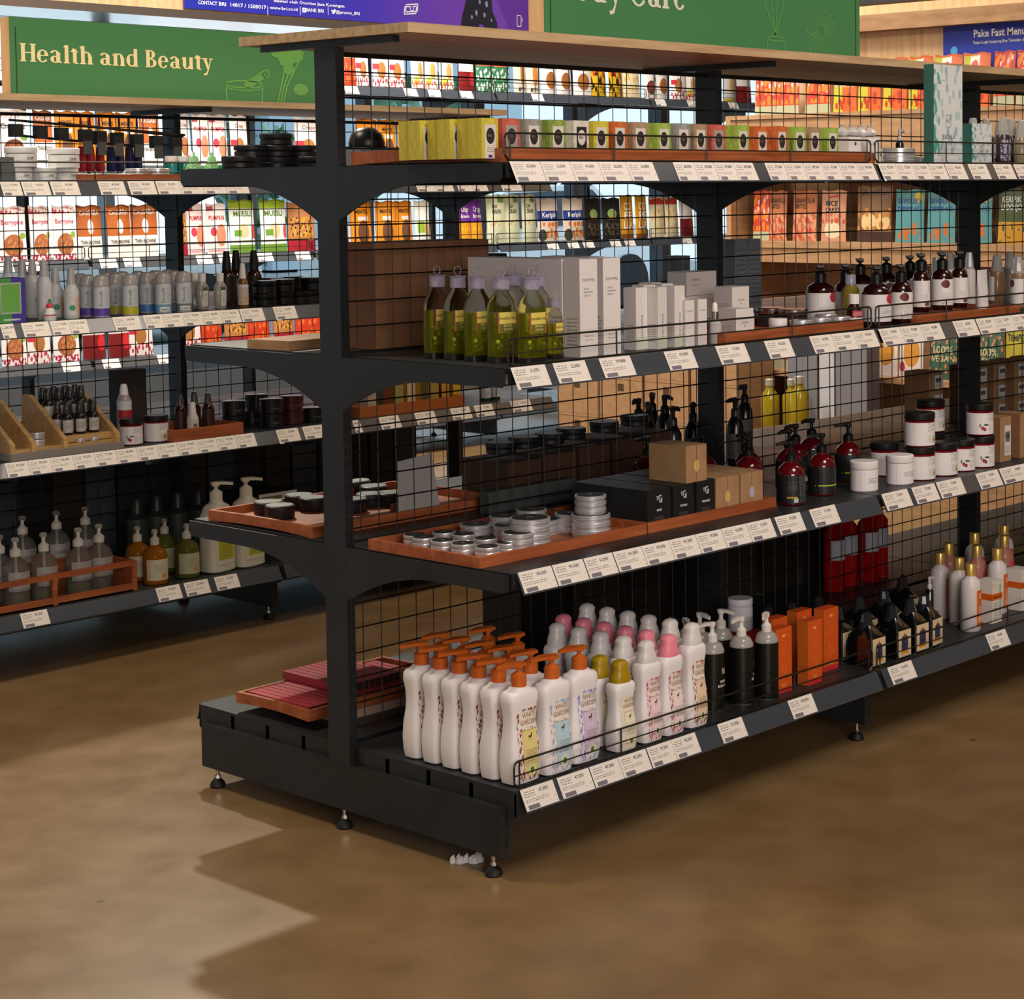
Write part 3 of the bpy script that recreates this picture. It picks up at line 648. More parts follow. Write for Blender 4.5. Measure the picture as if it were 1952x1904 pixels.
F1 = flower('honey', 'efe8e2', '8a3b22', 'c8743a', 'e6d48a', 'dfe09a'); F2 = flower('blue_fruit', 'efe8e2', '93b8d8', 'c98fa0', 'b9d5e4', 'dfe6c8')
F3 = flower('lavender', 'ebe6ec', '8a84c4', 'b8b4dc', 'd9c2dc', 'dfe6c8'); F4 = flower('milk', 'efe4cf', 'e9dcc0', 'dccda8', 'f0e6cc', 'e6dcc0')
F5 = flower('rose', 'f3dfe2', 'c23a5c', 'e58aa0', 'f2d6d8', 'f0d8da'); F6 = flower('rose_two', 'f0e0e0', 'b8284a', 'e06a80', 'f6e2e0', 'f0d8da'); F7 = flower('poppy', 'efe6da', 'b8342c', '3f5a34', 'f0cfae', 'e8d8c0')
K = dict(h=wg_kind('pump_bottle', F1, ORG), b=wg_kind('pump_bottle', F2, ORG), l=wg_kind('pump_bottle', F3, ORG), y=wg_kind('lotion_bottle', F4, YCAP, .78, True),
         r=wg_kind('lotion_bottle', F5, FROST, .92, True), p=wg_kind('lotion_bottle', F6, PNK, .92, True), g=wg_kind('lotion_bottle', F7, FROST, .98, True))
for i in range(6):
    K['h'].put((.056, -.478+.0575*i, ZB), .04*math.sin(i*2.3), '%s white orange-pump bottle from the front in the leftmost column with yellow labels' % ORD[i], 'honey label pump bottles')
for i in range(6):
    K['b'].put((.142+.004*math.sin(i), -.484+.064*i, ZB), .03*math.sin(i*1.7), ('white orange-pump bottle with pale blue label, frontmost of its column' if i == 0 else '%s white orange-pump bottle behind the blue-label bottle' % ORD[i-1]), 'blue label pump bottles')
K['l'].put((.232, -.474, ZB), .0, 'white orange-pump bottle with lilac lavender label at the front')
for i, (x, y) in enumerate(((.236, -.29), (.236, -.2))): K['l'].put((x, y, ZB), .05, '%s white orange-pump bottle behind the lilac-label bottle' % ORD[i], 'back row pump bottles')
for i in range(2): K['y'].put((.343+.003*i, -.484+.06*i, ZB), 0, 'white lotion bottle with mustard yellow cap, %s' % ('in front' if i == 0 else 'hidden behind its twin'))
for i in range(5): K['r'].put((.425, -.484+.066*i, ZB), 0, '%s from the front of the clear-capped bottles with pink rose labels' % ORD[i], 'clear-capped lotion bottles')
for i in range(6): K['p'].put((.496, -.484+.063*i, ZB), 0, '%s from the front of the pink-capped lotion bottles' % ORD[i], 'pink-capped lotion bottles')
for i in range(6): K['g'].put((.573, -.484+.063*i, ZB), 0, '%s from the front of the clear-capped bottles with red poppy labels' % ORD[i], 'poppy label lotion bottles')
# black body wash
BWS = [(0, .022, .022, 2), (.003, .0245, .0245, 2), (.118, .0245, .0245, 2), (.122, .0243, .0243, 2), (.134, .0185, .0185, 2), (.138, .012, .012, 2)]
SHELL = mat('d6cfc8', .15, 0, .5); BWB = mat('14130f', .3)
def bw(o):
    b = MB(); b.loft(BWS, 24, mis=[1, 1, 0, 0, 0, 0, 0][:0] or None, mi=0); b.build('bottle', SHELL, o, True)
    b = MB(); b.loft([(.002, .0249, .0249, 2), (.117, .0249, .0249, 2)], 28, cap=False); f = turned(front(BWS, .0007), .25)
    b.text('YAGI', f, .0, .075, .012, 1, .01, .014); b.text('ORANGE', f, .0, .058, .005, 1, .02, .022); b.text('BODY WASH', f, 0, .049, .005, 1, .02, .03); b.build('label', [BWB, WHITE], o, True)
    pump(o, .137, .0105, mat('e2dad2', .35), reach=.03, neck=.014, tall=.026, dirx=(-.85, .5))
BW = Kind('pump_bottle', 'bottle', bw)
for i, (x, y) in enumerate(((.705, -.43), (.79, -.445), (.86, -.462), (.70, -.355), (.762, -.345), (.82, -.36))):
    BW.put((x, y, ZB), .5*i, 'black body wash bottle with white pump, %s in the %s row' % (ORD[i % 3], 'front' if i < 3 else 'back'), 'black body wash bottles', 1.12)
WJ = jar('cream_tub', 'tub', .03, .078, mat('e6e2e6', .4), mat('e6e2e6', .4), .016, art('tub', 'e6e2e6', [('t', .2, .35, .7, .65, 4, '8d8890')]))
WJX = axp(1411, 1140, -.24)
WJ.put((WJX, -.24, ZB+.095), .3, 'white plastic tub on a red carton at the back of the bottom shelf')
boxkind('carton', 'box', .07, .06, .0945, mat('b3201f', .5), mat('7d1715', .5)).put((WJX, -.24, ZB), 0, 'red carton under the white tub on the bottom shelf')
# orange cartons
ORF = art('orange_front', 'd8571a', [('r', .4, .86, .6, .9, 'f0a860'), ('v', .3, .55, .7, .75, 16, .16, 'e88a40'), ('v', .3, .2, .7, .45, 12, .2, 'e88a40'), ('t', .35, .1, .65, .16, 2, 'f0a860'), ('n', 0, 0, 1, .07, 6, .3, 'c92c2e')])
OB = boxkind('carton', 'box', .058, .03, .152, ORF, mat('c9641c', .5), mat('c24818', .5))
for i, (x, y, r) in enumerate(((axp(1497, 1310, -.47), -.452, 0), (axp(1490, 1280, -.40), -.38, 0), (axp(1555, 1300, -.475), -.458, .04), (axp(1540, 1280, -.40), -.375, 0), (axp(1588, 1290, -.43), -.41, 0))):
    OB.put((x, y, ZB), r, ['tall orange carton beside the black pump bottles', 'tall orange carton behind the leftmost orange carton', 'tall orange carton in the middle, slightly turned', 'tall orange carton at the back of the three on the right', 'rightmost tall orange carton'][i], 'orange cartons', 1)
# black pyramid-shouldered bottles
MOSQ = art('arch_label', 'dcc49a', [('r', .22, .12, .78, .26, 'd08a24'), ('r', .24, .26, .76, .62, '35365a'), ('e', .5, .62, .26, .2, '35365a'), ('e', .5, .84, .03, .08, 'b8402c'), ('e', .5, .78, .1, .06, '9a4436')])
BLG = mat('0c0d0e', .12, 0, 0, 1.5, .8)
def pyr(o):
    b = MB(); b.loft([(0, .027, .037, 8), (.064, .028, .038, 8), (.068, .026, .036, 6), (.088, .014, .016, 3), (.094, .008, .008, 2), (.1, .008, .008, 2)], 32); b.build('bottle', BLG, o, True)
    b = MB(); b.fn(lambda x, z: (x, -.0387, z), -.0255, .0255, .004, .063, 1, 1, 0); b.fn(lambda x, z: (-.0287, -x, z), -.033, .033, .004, .063, 1, 1, 1); b.build('label', [MOSQ, BLG], o)
    b = MB(); b.lathe([(.0095, .096), (.0098, .108), (.007, .11)], 14); b.build('cap', BLK, o, True)
    b = MB(); b.lathe([(.021, .08), (.015, .095), (.011, .112), (.003, .117)], 9, cap=False); b.build('shrink_wrap', mat('3a3c3c', .08, 0, .6), o)
PY = Kind('toner_bottle', 'bottle', pyr)
for i, (x, y) in enumerate(((axp(1678, 1240, -.5), -.458), (axp(1727, 1240, -.5), -.458), (axp(1763, 1230, -.5), -.455), (axp(1793, 1220, -.5), -.45), (axp(1620, 1220, -.4), -.36), (axp(1656, 1200, -.36), -.33), (axp(1700, 1200, -.36), -.335), (axp(1738, 1190, -.30), -.27), (axp(1590, 1190, -.3), -.25), (axp(1545, 1190, -.3), -.24), (axp(1500, 1190, -.28), -.22))):
    PY.put((x, y, ZB), [0, .0, 0, .1, 0, 0, .1, 0, 0, 0, 0][i], 'square black bottle with arch picture label, %s from the left in the %s row' % ((ORD[i], 'front') if i < 4 else (ORD[(10-i) if i > 7 else i-1], 'back')), 'square black bottles', (1.06, 1, 1.12))
SP = [(0, .011, .011, 2), (.055, .011, .011, 2), (.062, .006, .006, 2)]
def spr(o):
    b = MB(); b.loft(SP, 16); b.build('bottle', BLG, o, True); pump(o, .062, .006, mat('c9c2bb', .4), reach=.022, neck=.008, tall=.02, name='pump', dirx=(1, 0))
Kind('serum_bottle', 'bottle', spr).put((axp(1772, 1180, -.375), -.375, ZB+.05), 0, 'slim dark pump bottle behind the rightmost square black bottle'); boxkind('carton', 'box', .04, .03, .0495, BLK, BLK).put((axp(1772, 1180, -.375), -.375, ZB), 0, 'small black carton under the slim dark pump bottle')
# gold-capped lotion bottles
GS = [(0, .018, .018, 2), (.003, .0205, .0205, 2), (.088, .0205, .0205, 2), (.1, .018, .018, 2), (.107, .0105, .0105, 2), (.11, .01, .01, 2)]
GOLD = mat('d9b264', .3, .5)
def gold(mb, lab, cap=GOLD):
    def fn(o):
        b = MB(); b.loft(GS, 24); b.build('bottle', mb, o, True); b = MB(); b.lathe([(.0105, .109), (.0105, .131), (.0095, .133)], 20); b.build('cap', cap, o, True)
        if lab: label(o, GS, .011, .012, .082, lab, (('SECRETS', 0, .035, .006, .03, True),), WHITE, turn=.2)
    return Kind('lotion_bottle', 'bottle', fn)
ORL = art('orange_label', 'd96424', [('r', .1, .08, .9, .25, 'e8843c'), ('r', .3, .75, .7, .9, 'f0b070')]); PKL = art('pink_label', 'd8486a', [('r', .1, .08, .9, .3, 'e87890')])
G1 = gold(mat('dcd2d0', .35), ORL); G2 = gold(mat('dcd2d0', .35), PKL); G3 = gold(mat('b8796a', .3), PKL)
for i, (px, Y, k) in enumerate(((1850, -.458, G1), (1792, -.31, G1), (1828, -.39, G2), (1862, -.33, G3), (1808, -.25, G3), (1858, -.22, G2), (1901, -.40, G1), (1914, -.31, G3), (1914, -.22, G2))):
    k.put((axp(px, 1190, Y), Y, ZB), 0, ['frontmost pearl bottle with gold cap and orange label, in a gift set', 'leftmost pearl bottle with gold cap and orange label', 'pearl gold-capped bottle with pink label right of the leftmost one', 'rose gold-capped bottle in the middle of the cluster', 'rose gold-capped bottle behind the leftmost pearl one', 'gold-capped bottle at the very back in front of the upright', 'pearl gold-capped bottle with orange label near the right edge', 'rose gold-capped bottle behind the right orange-label bottle', 'hindmost gold-capped bottle near the right edge'][i], 'gold-capped bottles', 1.34)
GBX = art('gift_box', 'e3dcd2', [('v', 0, .4, 1, 1, 9, .3, 'd8c8a8'), ('t', .15, .1, .6, .5, 7, '9a9288'), ('r', .75, .1, .9, .9, '8fae9a')]); RIB = mat('d8601c', .3)
def gift(o):
    b = MB(); b.box(-.02, -.02, 0, .02, .02, .095, 0, 0, 1, 1); b.build('carton', [GBX, mat('e0d6cc', .5)], o)
    b = MB(); b.box(-.0206, -.0206, .052, .0206, .0206, .066, 0); b.text('elemental secret', lambda x, z: (x, -.0212, z), 0, .057, .004, 1, .02, .036); b.build('ribbon', [RIB, mat('5a2408', .5)], o)
GF = Kind('gift_box', 'box', gift)
for px, Y, l in ((1886, -.44, 'small cream gift carton with orange ribbon beside the frontmost gold-capped bottle'), (1942, -.42, 'small cream gift carton with orange ribbon at the right edge')): GF.put((axp(px, 1180, Y), Y, ZB), 0, l, None, 1.2)
# ================================================================ third shelf, front side
Z3 = .6072
tray(.0, -.43, .49, -.095, Z3, 'reddish wooden tray holding stacks of silver tins')
tray(.495, -.43, .94, -.12, Z3, 'reddish wooden tray holding black and brown cartons')
DOT = mat('6a5a4a', .5); DK = mat('17120f', .6)
TS, TM, TL = tin('tin', .0245, .011, DK, DOT), tin('tin', .0335, .0135, DK, DOT), tin('tin', .042, .016, DK, DOT)
def zt(px, py): p = on(px, py, Z3+.02); return p[0], p[1]
k = 0
TT = [(TS, 791, 1018, 2), (TS, 808, 1023, 2), (TS, 844, 1029, 2), (TS, 883, 1035, 2), (TS, 929, 1041, 2), (TS, 967, 1033, 2), (TS, 846, 1013, 2), (TS, 884, 1017, 2), (TS, 925, 1025, 2),
      (TM, 906, 998, 2), (TM, 970, 1000, 2), (TM, 996, 1015, 3), (TM, 962, 982, 3), (TM, 1013, 970, 3), (TL, 1033, 988, 2), (TM, 1087, 977, 3), (TL, 1086, 997, 4), (TL, 1158, 983, 3), (TM, 1156, 957, 6)]
RN = ['front corner', 'left end']
for q, (kd, px, py, n) in enumerate(TT):
    hh = {id(TS): .011, id(TM): .0135, id(TL): .016}[id(kd)]
    p = at(px, py, 2, Z3+.007+hh*n)
    if q == 18: p.x, p.y, n = PX[0], PX[1], 3
    r_ = {id(TS): .0245, id(TM): .0335, id(TL): .042}[id(kd)]; p.x = min(max(p.x, .014+r_), .479-r_); p.y = min(max(p.y, -.420+r_), -.106-r_)
    PX = (p.x, p.y); zo = .048 if q == 18 else 0
    for j in range(n):
        kd.put((p.x, p.y, Z3+.0072+hh*j+zo), q+j, '%s-label tin in stack %s counted from the left of the tin tray, %s up' % ('black', ORD[q], ORD[j]) if j == n-1 else 'tin under the top of its stack, %s from the tray, stack %s from the left' % (ORD[j], ORD[q]), 'silver tins on the wooden tray')
def yagi(nm, w, col, seal=None):
    bm = mat('181a1b', .5) if col == 'k' else KRAFT
    def fn(o):
        b = MB(); b.box(-w/2, -.055, 0, w/2, .055, .082, 0); b.build('carton', bm, o)
        f = lambda x, z: (x, -.0556, z); b = MB()
        if col == 'k':
            b.text('YA', f, -.004, .058, .010, 0, .0, .010); b.text('G', f, .003, .052, .018, 0, .0, .008); b.text('I', f, .009, .052, .012, 0); b.text(nm, f, 0, .034, .0048, 0, .02); b.fn(f, -.015, .015, .01, .024, 1, 1, 1); b.build('print', [WHITE, art('tinyprint', '181a1b', [('t', 0, 0, 1, 1, 5, '55504a')])], o)
        else:
            b.quad(f(-.0004, .001), f(.0004, .001), f(.0004, .081), f(-.0004, .081), 1); i = len(b.v); b.v += [f(.0+.0095*math.cos(t*.5236)*(1-.06*(t % 2)), .036+.0135*math.sin(t*.5236)) for t in range(12)]; b.face(range(i, i+12), 0); b.build('seal', [seal, mat('5a4028', .8)], o)
    return Kind('soap_box', 'box', fn)
SEAL1, SEAL2 = mat('d9b46a', .5), mat('b9b2cc', .5)
for i, (nm, c0, c1, py) in enumerate((('ROSE', 1234, 1280, 985), ('OCEAN', 1283, 1324, 978), ('ORANGE', 1328, 1364, 968), ('', 1365, 1410, 960), ('', 1412, 1455, 950))):
    Y = -.418; a, c = axp(c0, py, Y), axp(c1, py, Y); kd = yagi(nm, c-a-.002, 'k' if nm else 'b', None if nm else (SEAL1 if i == 3 else SEAL2))
    for j in range(2): kd.put(((a+c)/2, Y+.056+.113*j, Z3+.0072), 0, ('%s soap carton%s on the wooden tray' % (('black %s' % nm.capitalize()) if nm else ('kraft brown pair with %s seal,' % ('gold' if i == 3 else 'lilac')), ' in front' if j == 0 else ' behind its twin')), None)
kd = yagi('', .07, 'b', SEAL1); Y = -.36
kd.put((axp(1292, 880, Y), Y, Z3+.0895), 0, 'kraft brown carton lying on top of the black soap cartons')
# dark red pump bottles
RG = mat('6a0d16', .12, 0, .35, 1.4, .6); DLB = art('floral_black', '191a1a', [('r', .5, 0, 1, 1, '34363a'), ('v', .5, .05, .98, .95, 13, .22, '6d7072'), ('t', .08, .45, .42, .8, 7, '4a4c4c'), ('r', .05, .18, .42, .23, 'c9a820'), ('r', .28, .02, .45, .17, 'c9c6c0')])
GLB = art('green_band', '1b1c1c', [('v', .4, .4, .98, .98, 12, .2, '4a4d50'), ('r', 0, .28, 1, .33, 'a6c41e')])
DS = [(0, .031, .031, 2), (.003, .034, .034, 2), (.07, .034, .034, 2), (.084, .03, .03, 2), (.094, .02, .02, 2), (.099, .012, .012, 2), (.104, .0115, .0115, 2)]
BPUMP = mat('121212', .3)
def dark(lab):
    def fn(o):
        b = MB(); b.loft(DS, 28); b.build('bottle', RG, o, True); band(o, DS, .006, .071, mat('191a1a', .45), 'label_band'); label(o, DS, .031, .0061, .0709, lab, turn=-.3, off=.001); pump(o, .103, .013, BPUMP, reach=.036, neck=.014, tall=.034, dirx=(-.8, .6))
    return Kind('pump_bottle', 'bottle', fn)
D1, D2 = dark(DLB), dark(GLB)
for i, (px, py, k) in enumerate(((1508, 960, D1), (1567, 942, D2), (1617, 917, D2))):
    p = on(px, py, Z3); k.put(p, 0, ['dark red pump bottle with floral black label beside the soap tray', 'dark red pump bottle with lime green band, middle of the front three', 'dark red pump bottle with lime green band behind the white tub'][i], 'dark red pump bottles')
for i, (x, y) in enumerate(((1.0, -.30), (1.07, -.24), (1.17, -.29), (1.26, -.24), (1.38, -.2), (.95, -.2), (.86, -.06-.04))):
    D1.put((x, y, Z3), .5, 'dark red pump bottle in shadow at the back, %s in that row' % ORD[i], 'shadowed pump bottles')
CT = jar('cream_tub', 'tub', .0345, .073, WBOT, WBOT, .018, art('tub_text', 'efe8e6', [('t', .3, .4, .8, .7, 3, '8a8580')]))
for px, py, l in ((1647, 934, 'white screw-top tub on the third shelf, left of two'), (1715, 921, 'white screw-top tub on the third shelf, right of two')): CT.put(on(px, py, Z3), 0, l)
def hmat(nm, fr_):
    f = {'avocado': [('e', .72, .28, .09, .16, 'b9b83a'), ('e', .72, .28, .065, .12, 'd8cf7a'), ('e', .72, .25, .04, .06, '8a3a1c')], 'cherry': [('e', .22, .3, .06, .09, 'a32030'), ('e', .3, .24, .06, .09, 'a32030'), ('e', .36, .45, .1, .05, '4a5a4a'), ('e', .16, .42, .03, .1, '4a5a4a')], 'plum': [('e', .25, .5, .16, .2, '5a2a2c')]}[fr_]
    return art('herb_'+nm, 'eae4e2', [('v', .42, .6, .95, 1, 15, .25, '4a4442'), ('r', 0, .82, .4, 1, 'eae4e2')]+f+[('t', .45, .15, .62, .5, 6, 'b0a8a4')])
RJ = mat('8a1420', .15, 0, .3); BL = mat('161514', .4)
JA = jar('hair_mask_jar', 'jar', .0385, .085, RJ, BL, .017, hmat('a', 'avocado'), wrap=mat('eae4e2', .45)); JC = jar('hair_mask_jar', 'jar', .036, .083, RJ, BL, .017, hmat('c', 'cherry'), wrap=mat('eae4e2', .45))
for i, (k, px, py, lv, l) in enumerate(((JA, 1758, 913, 0, 'red jar with black lid and avocado label, bottom of the stack'), (JA, 1757, 913, 1, 'red jar with black lid and avocado label, stacked on top'), (JA, 1799, 905, 0, 'red black-lidded jar with avocado label right of the stack'), (JC, 1832, 897, 0, 'red black-lidded jar with cherry label, left of two'), (JC, 1864, 891, 0, 'red black-lidded jar with cherry label under another jar'), (JC, 1862, 891, 1, 'red black-lidded jar with cherry label stacked on another'), (JA, 1690, 905, 0, 'shadowed black-lidded jar behind the white tubs'), (JA, 1775, 888, 0, 'black-lidded jar behind the avocado stack, lower'), (JA, 1775, 888, 1, 'black-lidded jar behind the avocado stack, upper'))):
    p = on(px, py, Z3); k.put((p[0]+(0, 0, .004, .01, .024, .024, 0, .05, .05)[i], p[1]+.006+(.03 if i > 6 else 0), Z3+.0855*lv), 0, l, 'red hair mask jars')
HM = art('barcode_sheet', 'd9d6d4', [('r', .15, .45, .85, .8, '77747a'), ('t', .15, .1, .85, .35, 4, '9a9698')])
def haum(w, h, d, lw=.6):
    def ex(o): b = MB(); b.quad((w*(.5-lw), -d/2-.0006, h*.12), (w*.46, -d/2-.0006, h*.12), (w*.46, -d/2-.0006, h*.8), (w*(.5-lw), -d/2-.0006, h*.8)); b.text('HAUM', lambda x, z: (x, -d/2-.001, z), w*.13, h*.5, h*.14, 1, .01, w*.36); b.build('label', [HM, INK], o)
    return boxkind('carton', 'box', w, d, h, KRAFT, mat('8a5f3c', .8), KRAFT, ex)
HT = haum(.055, .12, .07); 
for px, py, l in ((1898, 877, 'tall kraft carton with white label beside the cherry jars'), (1945, 870, 'tall kraft carton with white label at the right edge')):
    p = on(px, py, Z3); HT.put((p[0], -.42, Z3), 0, l)
HS = haum(.075, .062, .09)
for i, (c_, n) in enumerate(((1787, 3), (1872, 3), (1909, 3), (1946, 3), (1984, 3))):
    x = axp(c_, 760, .05)
    for lv in range(n): HS.put((x, .1, Z3+.0605*lv), 0, 'small barcoded kraft carton behind the mesh, %s level of the %s column' % (ORD[lv], ORD[i]), 'barcoded kraft cartons', (1, 1, .97))
# ================================================================ second shelf, front side
Z2 = 1.0068
OIL = mat('d3d23c', .03, 0, .9, 1.12); CLR = mat('f2f6ee', .02, 0, 1, 1.12); CAPC = mat('cfc6dc', .15, 0, .6)
OILB = [(0, .026, .014, 4), (.003, .031, .018, 4), (.105, .031, .018, 4), (.12, .028, .017, 3.4), (.131, .021, .0145, 2.8), (.141, .0135, .012, 2.2), (.148, .012, .0115, 2)]
def oilb(o):
    b = MB(); b.loft(OILB, 28); b.build('bottle', CLR, o, True)
    b = MB(); b.loft([(.002, .029, .0165, 4), (.098, .029, .0165, 4)], 24); b.build('oil', OIL, o, True)
    b = MB()
    for i in range(26): 
        x, y, z = random.uniform(-.024, .024), random.uniform(-.014, -.003), .03+random.random()**1.4*.035; r = random.uniform(.003, .005)
        b.loft([(z-r, r*.3, r*.3, 2), (z-r*.5, r*.85, r*.85, 2), (z, r, r, 2), (z+r*.5, r*.85, r*.85, 2), (z+r, r*.3, r*.3, 2)], 8, i % 2, (x, y))
    b.build('bubbles', [mat('9aa228', .2), mat('6d7420', .2)], o, True)
    b = MB(); b.loft([(.0003, .0315, .0185, 4), (.011, .0318, .0188, 4)], 24); b.build('foot_band', mat('1d1917', .3), o)
    label(o, OILB, .024, .058, .1, art('olive_label', '6a6a22', [('r', .0, .45, 1, 1, 'dcc860'), ('r', 0, 0, .06, 1, 'b4582c'), ('r', .94, 0, 1, 1, 'b4582c')]), (('mustika ratu', 0, .0855, .0062, .042), ('MINYAK', 0, .071, .0045, .022, False, 1), ('ZAITUN', 0, .064, .0045, .022, False, 1)), [mat('4a3c1c', .5), mat('d8c884', .5)])
    b = MB(); b.lathe([(.0155, .145), (.016, .148), (.0155, .166), (.018, .167), (.018, .169), (.012, .1695)], 20); b.build('cap', CAPC, o, True)
    b = MB(); pts = [(.009*math.cos(t*.5236), 0, .179+.0095*math.sin(t*.5236)) for t in range(13)]; b.path(pts, .0009, 6); b.build('hang_ring', CAPC, o, True)
OBK = Kind('oil_bottle', 'bottle', oilb)
for i, px in enumerate((1015, 958, 913, 875, 836)):
    Y = -.455+.0*i; Y = -.465+.062*i; OBK.put((axp(px, 690, Y), Y, Z2), .06*(-1)**i, '%s from the front of the green olive oil bottles, near the shelf corner' % ORD[i], 'olive oil bottles')
for i in range(2): OBK.put((axp(1046, 690, -.38)-.026, -.375+.07*i, Z2), 0, 'half-hidden olive oil bottle in the second column, %s from the front' % ORD[i], 'second column oil bottles')
OBK.put((axp(1066, 690, -.44), -.43, Z2), .2, 'small olive oil bottle beside the tall white cartons', None, (.6, .6, .72))
WB = 'e4dbd6'; WS = mat('cfc7c4', .5)
def dew(w, d, h, txt=(), side=None, nm='carton', frontcol=WB, shapes=(), key=''):
    mf = art('dew'+key, frontcol, list(shapes)); ms = art('dewside'+key, 'd5cdca', [('t', .15, .12, .85, .42, 8, '938c88')])
    def ex(o):
        if txt:
            b = MB(); [b.text(t[0], lambda x, z: (x, -d/2-.0006, z), t[1], t[2], t[3], 0, .0, t[4] if len(t) > 4 else None, t[5] if len(t) > 5 else False) for t in txt]; b.build('print', mat('8d8782', .6), o)
    return boxkind('carton', 'box', w, d, h, mf, ms, mat('ddd6d2', .5), ex)
TALL = dew(.052, .045, .2, (('DEWPRE', 0, .155, .0055, .036), ('FACIAL', -.006, .138, .0035, .016), ('BRIGHTENING', -.001, .131, .0035, .026), ('PURE 01', -.004, .124, .0035, .018), ('Milky Fresh', 0, .042, .003, .024), ('Moisturizer', 0, .034, .003, .024)), shapes=[('r', 0, .28, 1, .283, 'b8b0ac')], key='t')
a = axp(1107, 681, -.47); 
TALL.put((a+.026, -.447, Z2), 0, 'tall white carton right behind the small oil bottle, left of the front pair')
TALL.put((axp(1168, 674, -.47), -.447, Z2), 0, 'tall white carton, right one of the front pair')
for i in range(6): TALL.put((a+.024-.0*i, -.398+.047*i, Z2), 0, 'tall white carton behind the front left one, %s back' % ORD[i], 'white cartons behind')
for i in range(3): TALL.put((axp(1185, 674, -.47)+.002, -.38+.05*i, Z2), 0, 'tall white carton behind the front right one, %s back' % ORD[i], 'white cartons behind right')
TUBE = dew(.038, .034, .132, (('DEWPRE', .004, .05, .006, .05, True),), shapes=[('r', 0, 0, 1, .2, 'c9d0bc'), ('e', .6, .8, .2, .14, 'd0cfc4'), ('e', .6, .8, .17, .12, WB)], key='u')
for i, (px, Y) in enumerate(((1212, -.42), (1250, -.44), (1284, -.44), (1228, -.36), (1262, -.36), (1240, -.3))): TUBE.put((axp(px, 650, Y), Y, Z2), [.05, .2, .1, 0, 0, .1][i], 'white carton with leaf drawing, %s from the left in the %s row' % (ORD[i % 3], 'front' if i < 3 else 'back'), 'leaf drawing cartons')
SMB = dew(.03, .03, .1, (('CENTRE', 0, .075, .003, .02), ('DEWPRE', 0, .02, .003, .02)), key='s')
for i, px in enumerate((1312, 1336)): SMB.put((axp(px, 650, -.46), -.45, Z2), .0, 'small slim white carton, %s of the pair beside the dropper bottle' % ('left', 'right')[i])
def drop(o):
    S = [(0, .0135, .0135, 2), (.002, .015, .015, 2), (.045, .015, .015, 2), (.052, .008, .008, 2), (.055, .0075, .0075, 2)]
    b = MB(); b.loft(S, 20); b.build('bottle', mat('d9d4d2', .2, 0, .3), o, True); b = MB(); b.lathe([(.009, .054), (.009, .07), (.008, .071)], 18); b.build('collar', CHROME, o, True)
    b = MB(); b.lathe([(.006, .07), (.0065, .074), (.006, .086), (.003, .091)], 14); b.build('bulb', WHITE, o, True)
Kind('dropper_bottle', 'bottle', drop).put((axp(1363, 650, -.465), -.465, Z2), 0, 'small white dropper bottle with chrome collar on the second shelf')
CUBE = dew(.062, .055, .063, (('CENTRE', 0, .03, .004, .026), ('IN', 0, .022, .004)), key='c')
CUBE.put((axp(1415, 640, -.44), -.42, Z2+.007), 0, 'white cube carton in front on the wooden tray'); CUBE.put((axp(1395, 640, -.33), -.33, Z2+.05), 0, 'white cube carton standing higher behind the front cube')
boxkind('carton', 'box', .07, .06, .042, WS, WS).put((axp(1395, 640, -.33)+.012, -.33, Z2+.0075), 0, 'white carton lying under the higher white cube carton')
BIGW = dew(.11, .06, .056, (('DEWPRE', -.02, .035, .005, .03), ('Night Cream', -.02, .024, .003, .03)), key='b')
for l_ in range(2): BIGW.put((axp(1345, 620, -.22)+.01*l_, -.17, Z2+.057*l_+.03), 0, 'wide white carton behind the small cartons, %s one' % ('lower', 'upper')[l_])
boxkind('carton', 'box', .1, .055, .029, WS, WS).put((axp(1345, 620, -.22), -.17, Z2), 0, 'flat white carton at the bottom of the wide carton stack')
jar('cream_jar', 'jar', .021, .034, WBOT, WBOT, .016, WBOT).put((axp(1483, 625, -.45), -.45, Z2+.0072), 0, 'small white cream jar beside the white cube carton')
x0 = axp(1379, 630, -.5)+.005; x1 = axp(1646, 620, -.5)
tray(x0, -.5, x1, -.235, Z2, 'reddish wooden tray on the second shelf holding white cubes and tins', h=.024)
T2 = tin('tin', .028, .013, TINB, DOT); CJ = jar('scrub_jar', 'jar', .036, .045, mat('3a3634', .12, 0, .4), CHROME, .014)
for i, (px, Y, n) in enumerate(((1527, -.46, 1), (1562, -.45, 1), (1599, -.46, 1), (1575, -.38, 1))):
    for j in range(2): T2.put((axp(px, 620, Y), Y, Z2+.0075+.0135*j), i, ('upper ' if j else 'lower ')+ ['leftmost flat silver tin on the second shelf tray', 'middle flat silver tin on the second shelf tray', 'rightmost flat silver tin on the second shelf tray', 'flat silver tin behind the other flat tins'][i])
for i, (px, Y) in enumerate(((1512, -.37), (1470, -.29))): CJ.put((axp(px, 610, Y), Y, Z2+.0075), i, 'dark scrub jar with silver lid, %s of two on the tray' % ('nearer', 'farther')[i])
PINKS = [(0, .012, .012, 2), (.002, .0145, .0145, 2), (.03, .0145, .0145, 2), (.038, .008, .008, 2), (.04, .008, .008, 2)]
def pinkb(o):
    b = MB(); b.loft(PINKS, 18); b.build('bottle', mat('2a0f0e', .2), o, True); b = MB(); b.lathe([(.0095, .04), (.0095, .056), (.0085, .057)], 16); b.build('cap', WHITE, o, True)
    label(o, PINKS, .0135, .003, .016, art('rl', 'e2d8d0', [('t', .2, .3, .8, .7, 2, '7a706a')])); label(o, PINKS, .011, .018, .028, art('rl2', 'c4505a', [('t', .1, .2, .9, .8, 3, 'e8a0a0')]), name='neck_label')
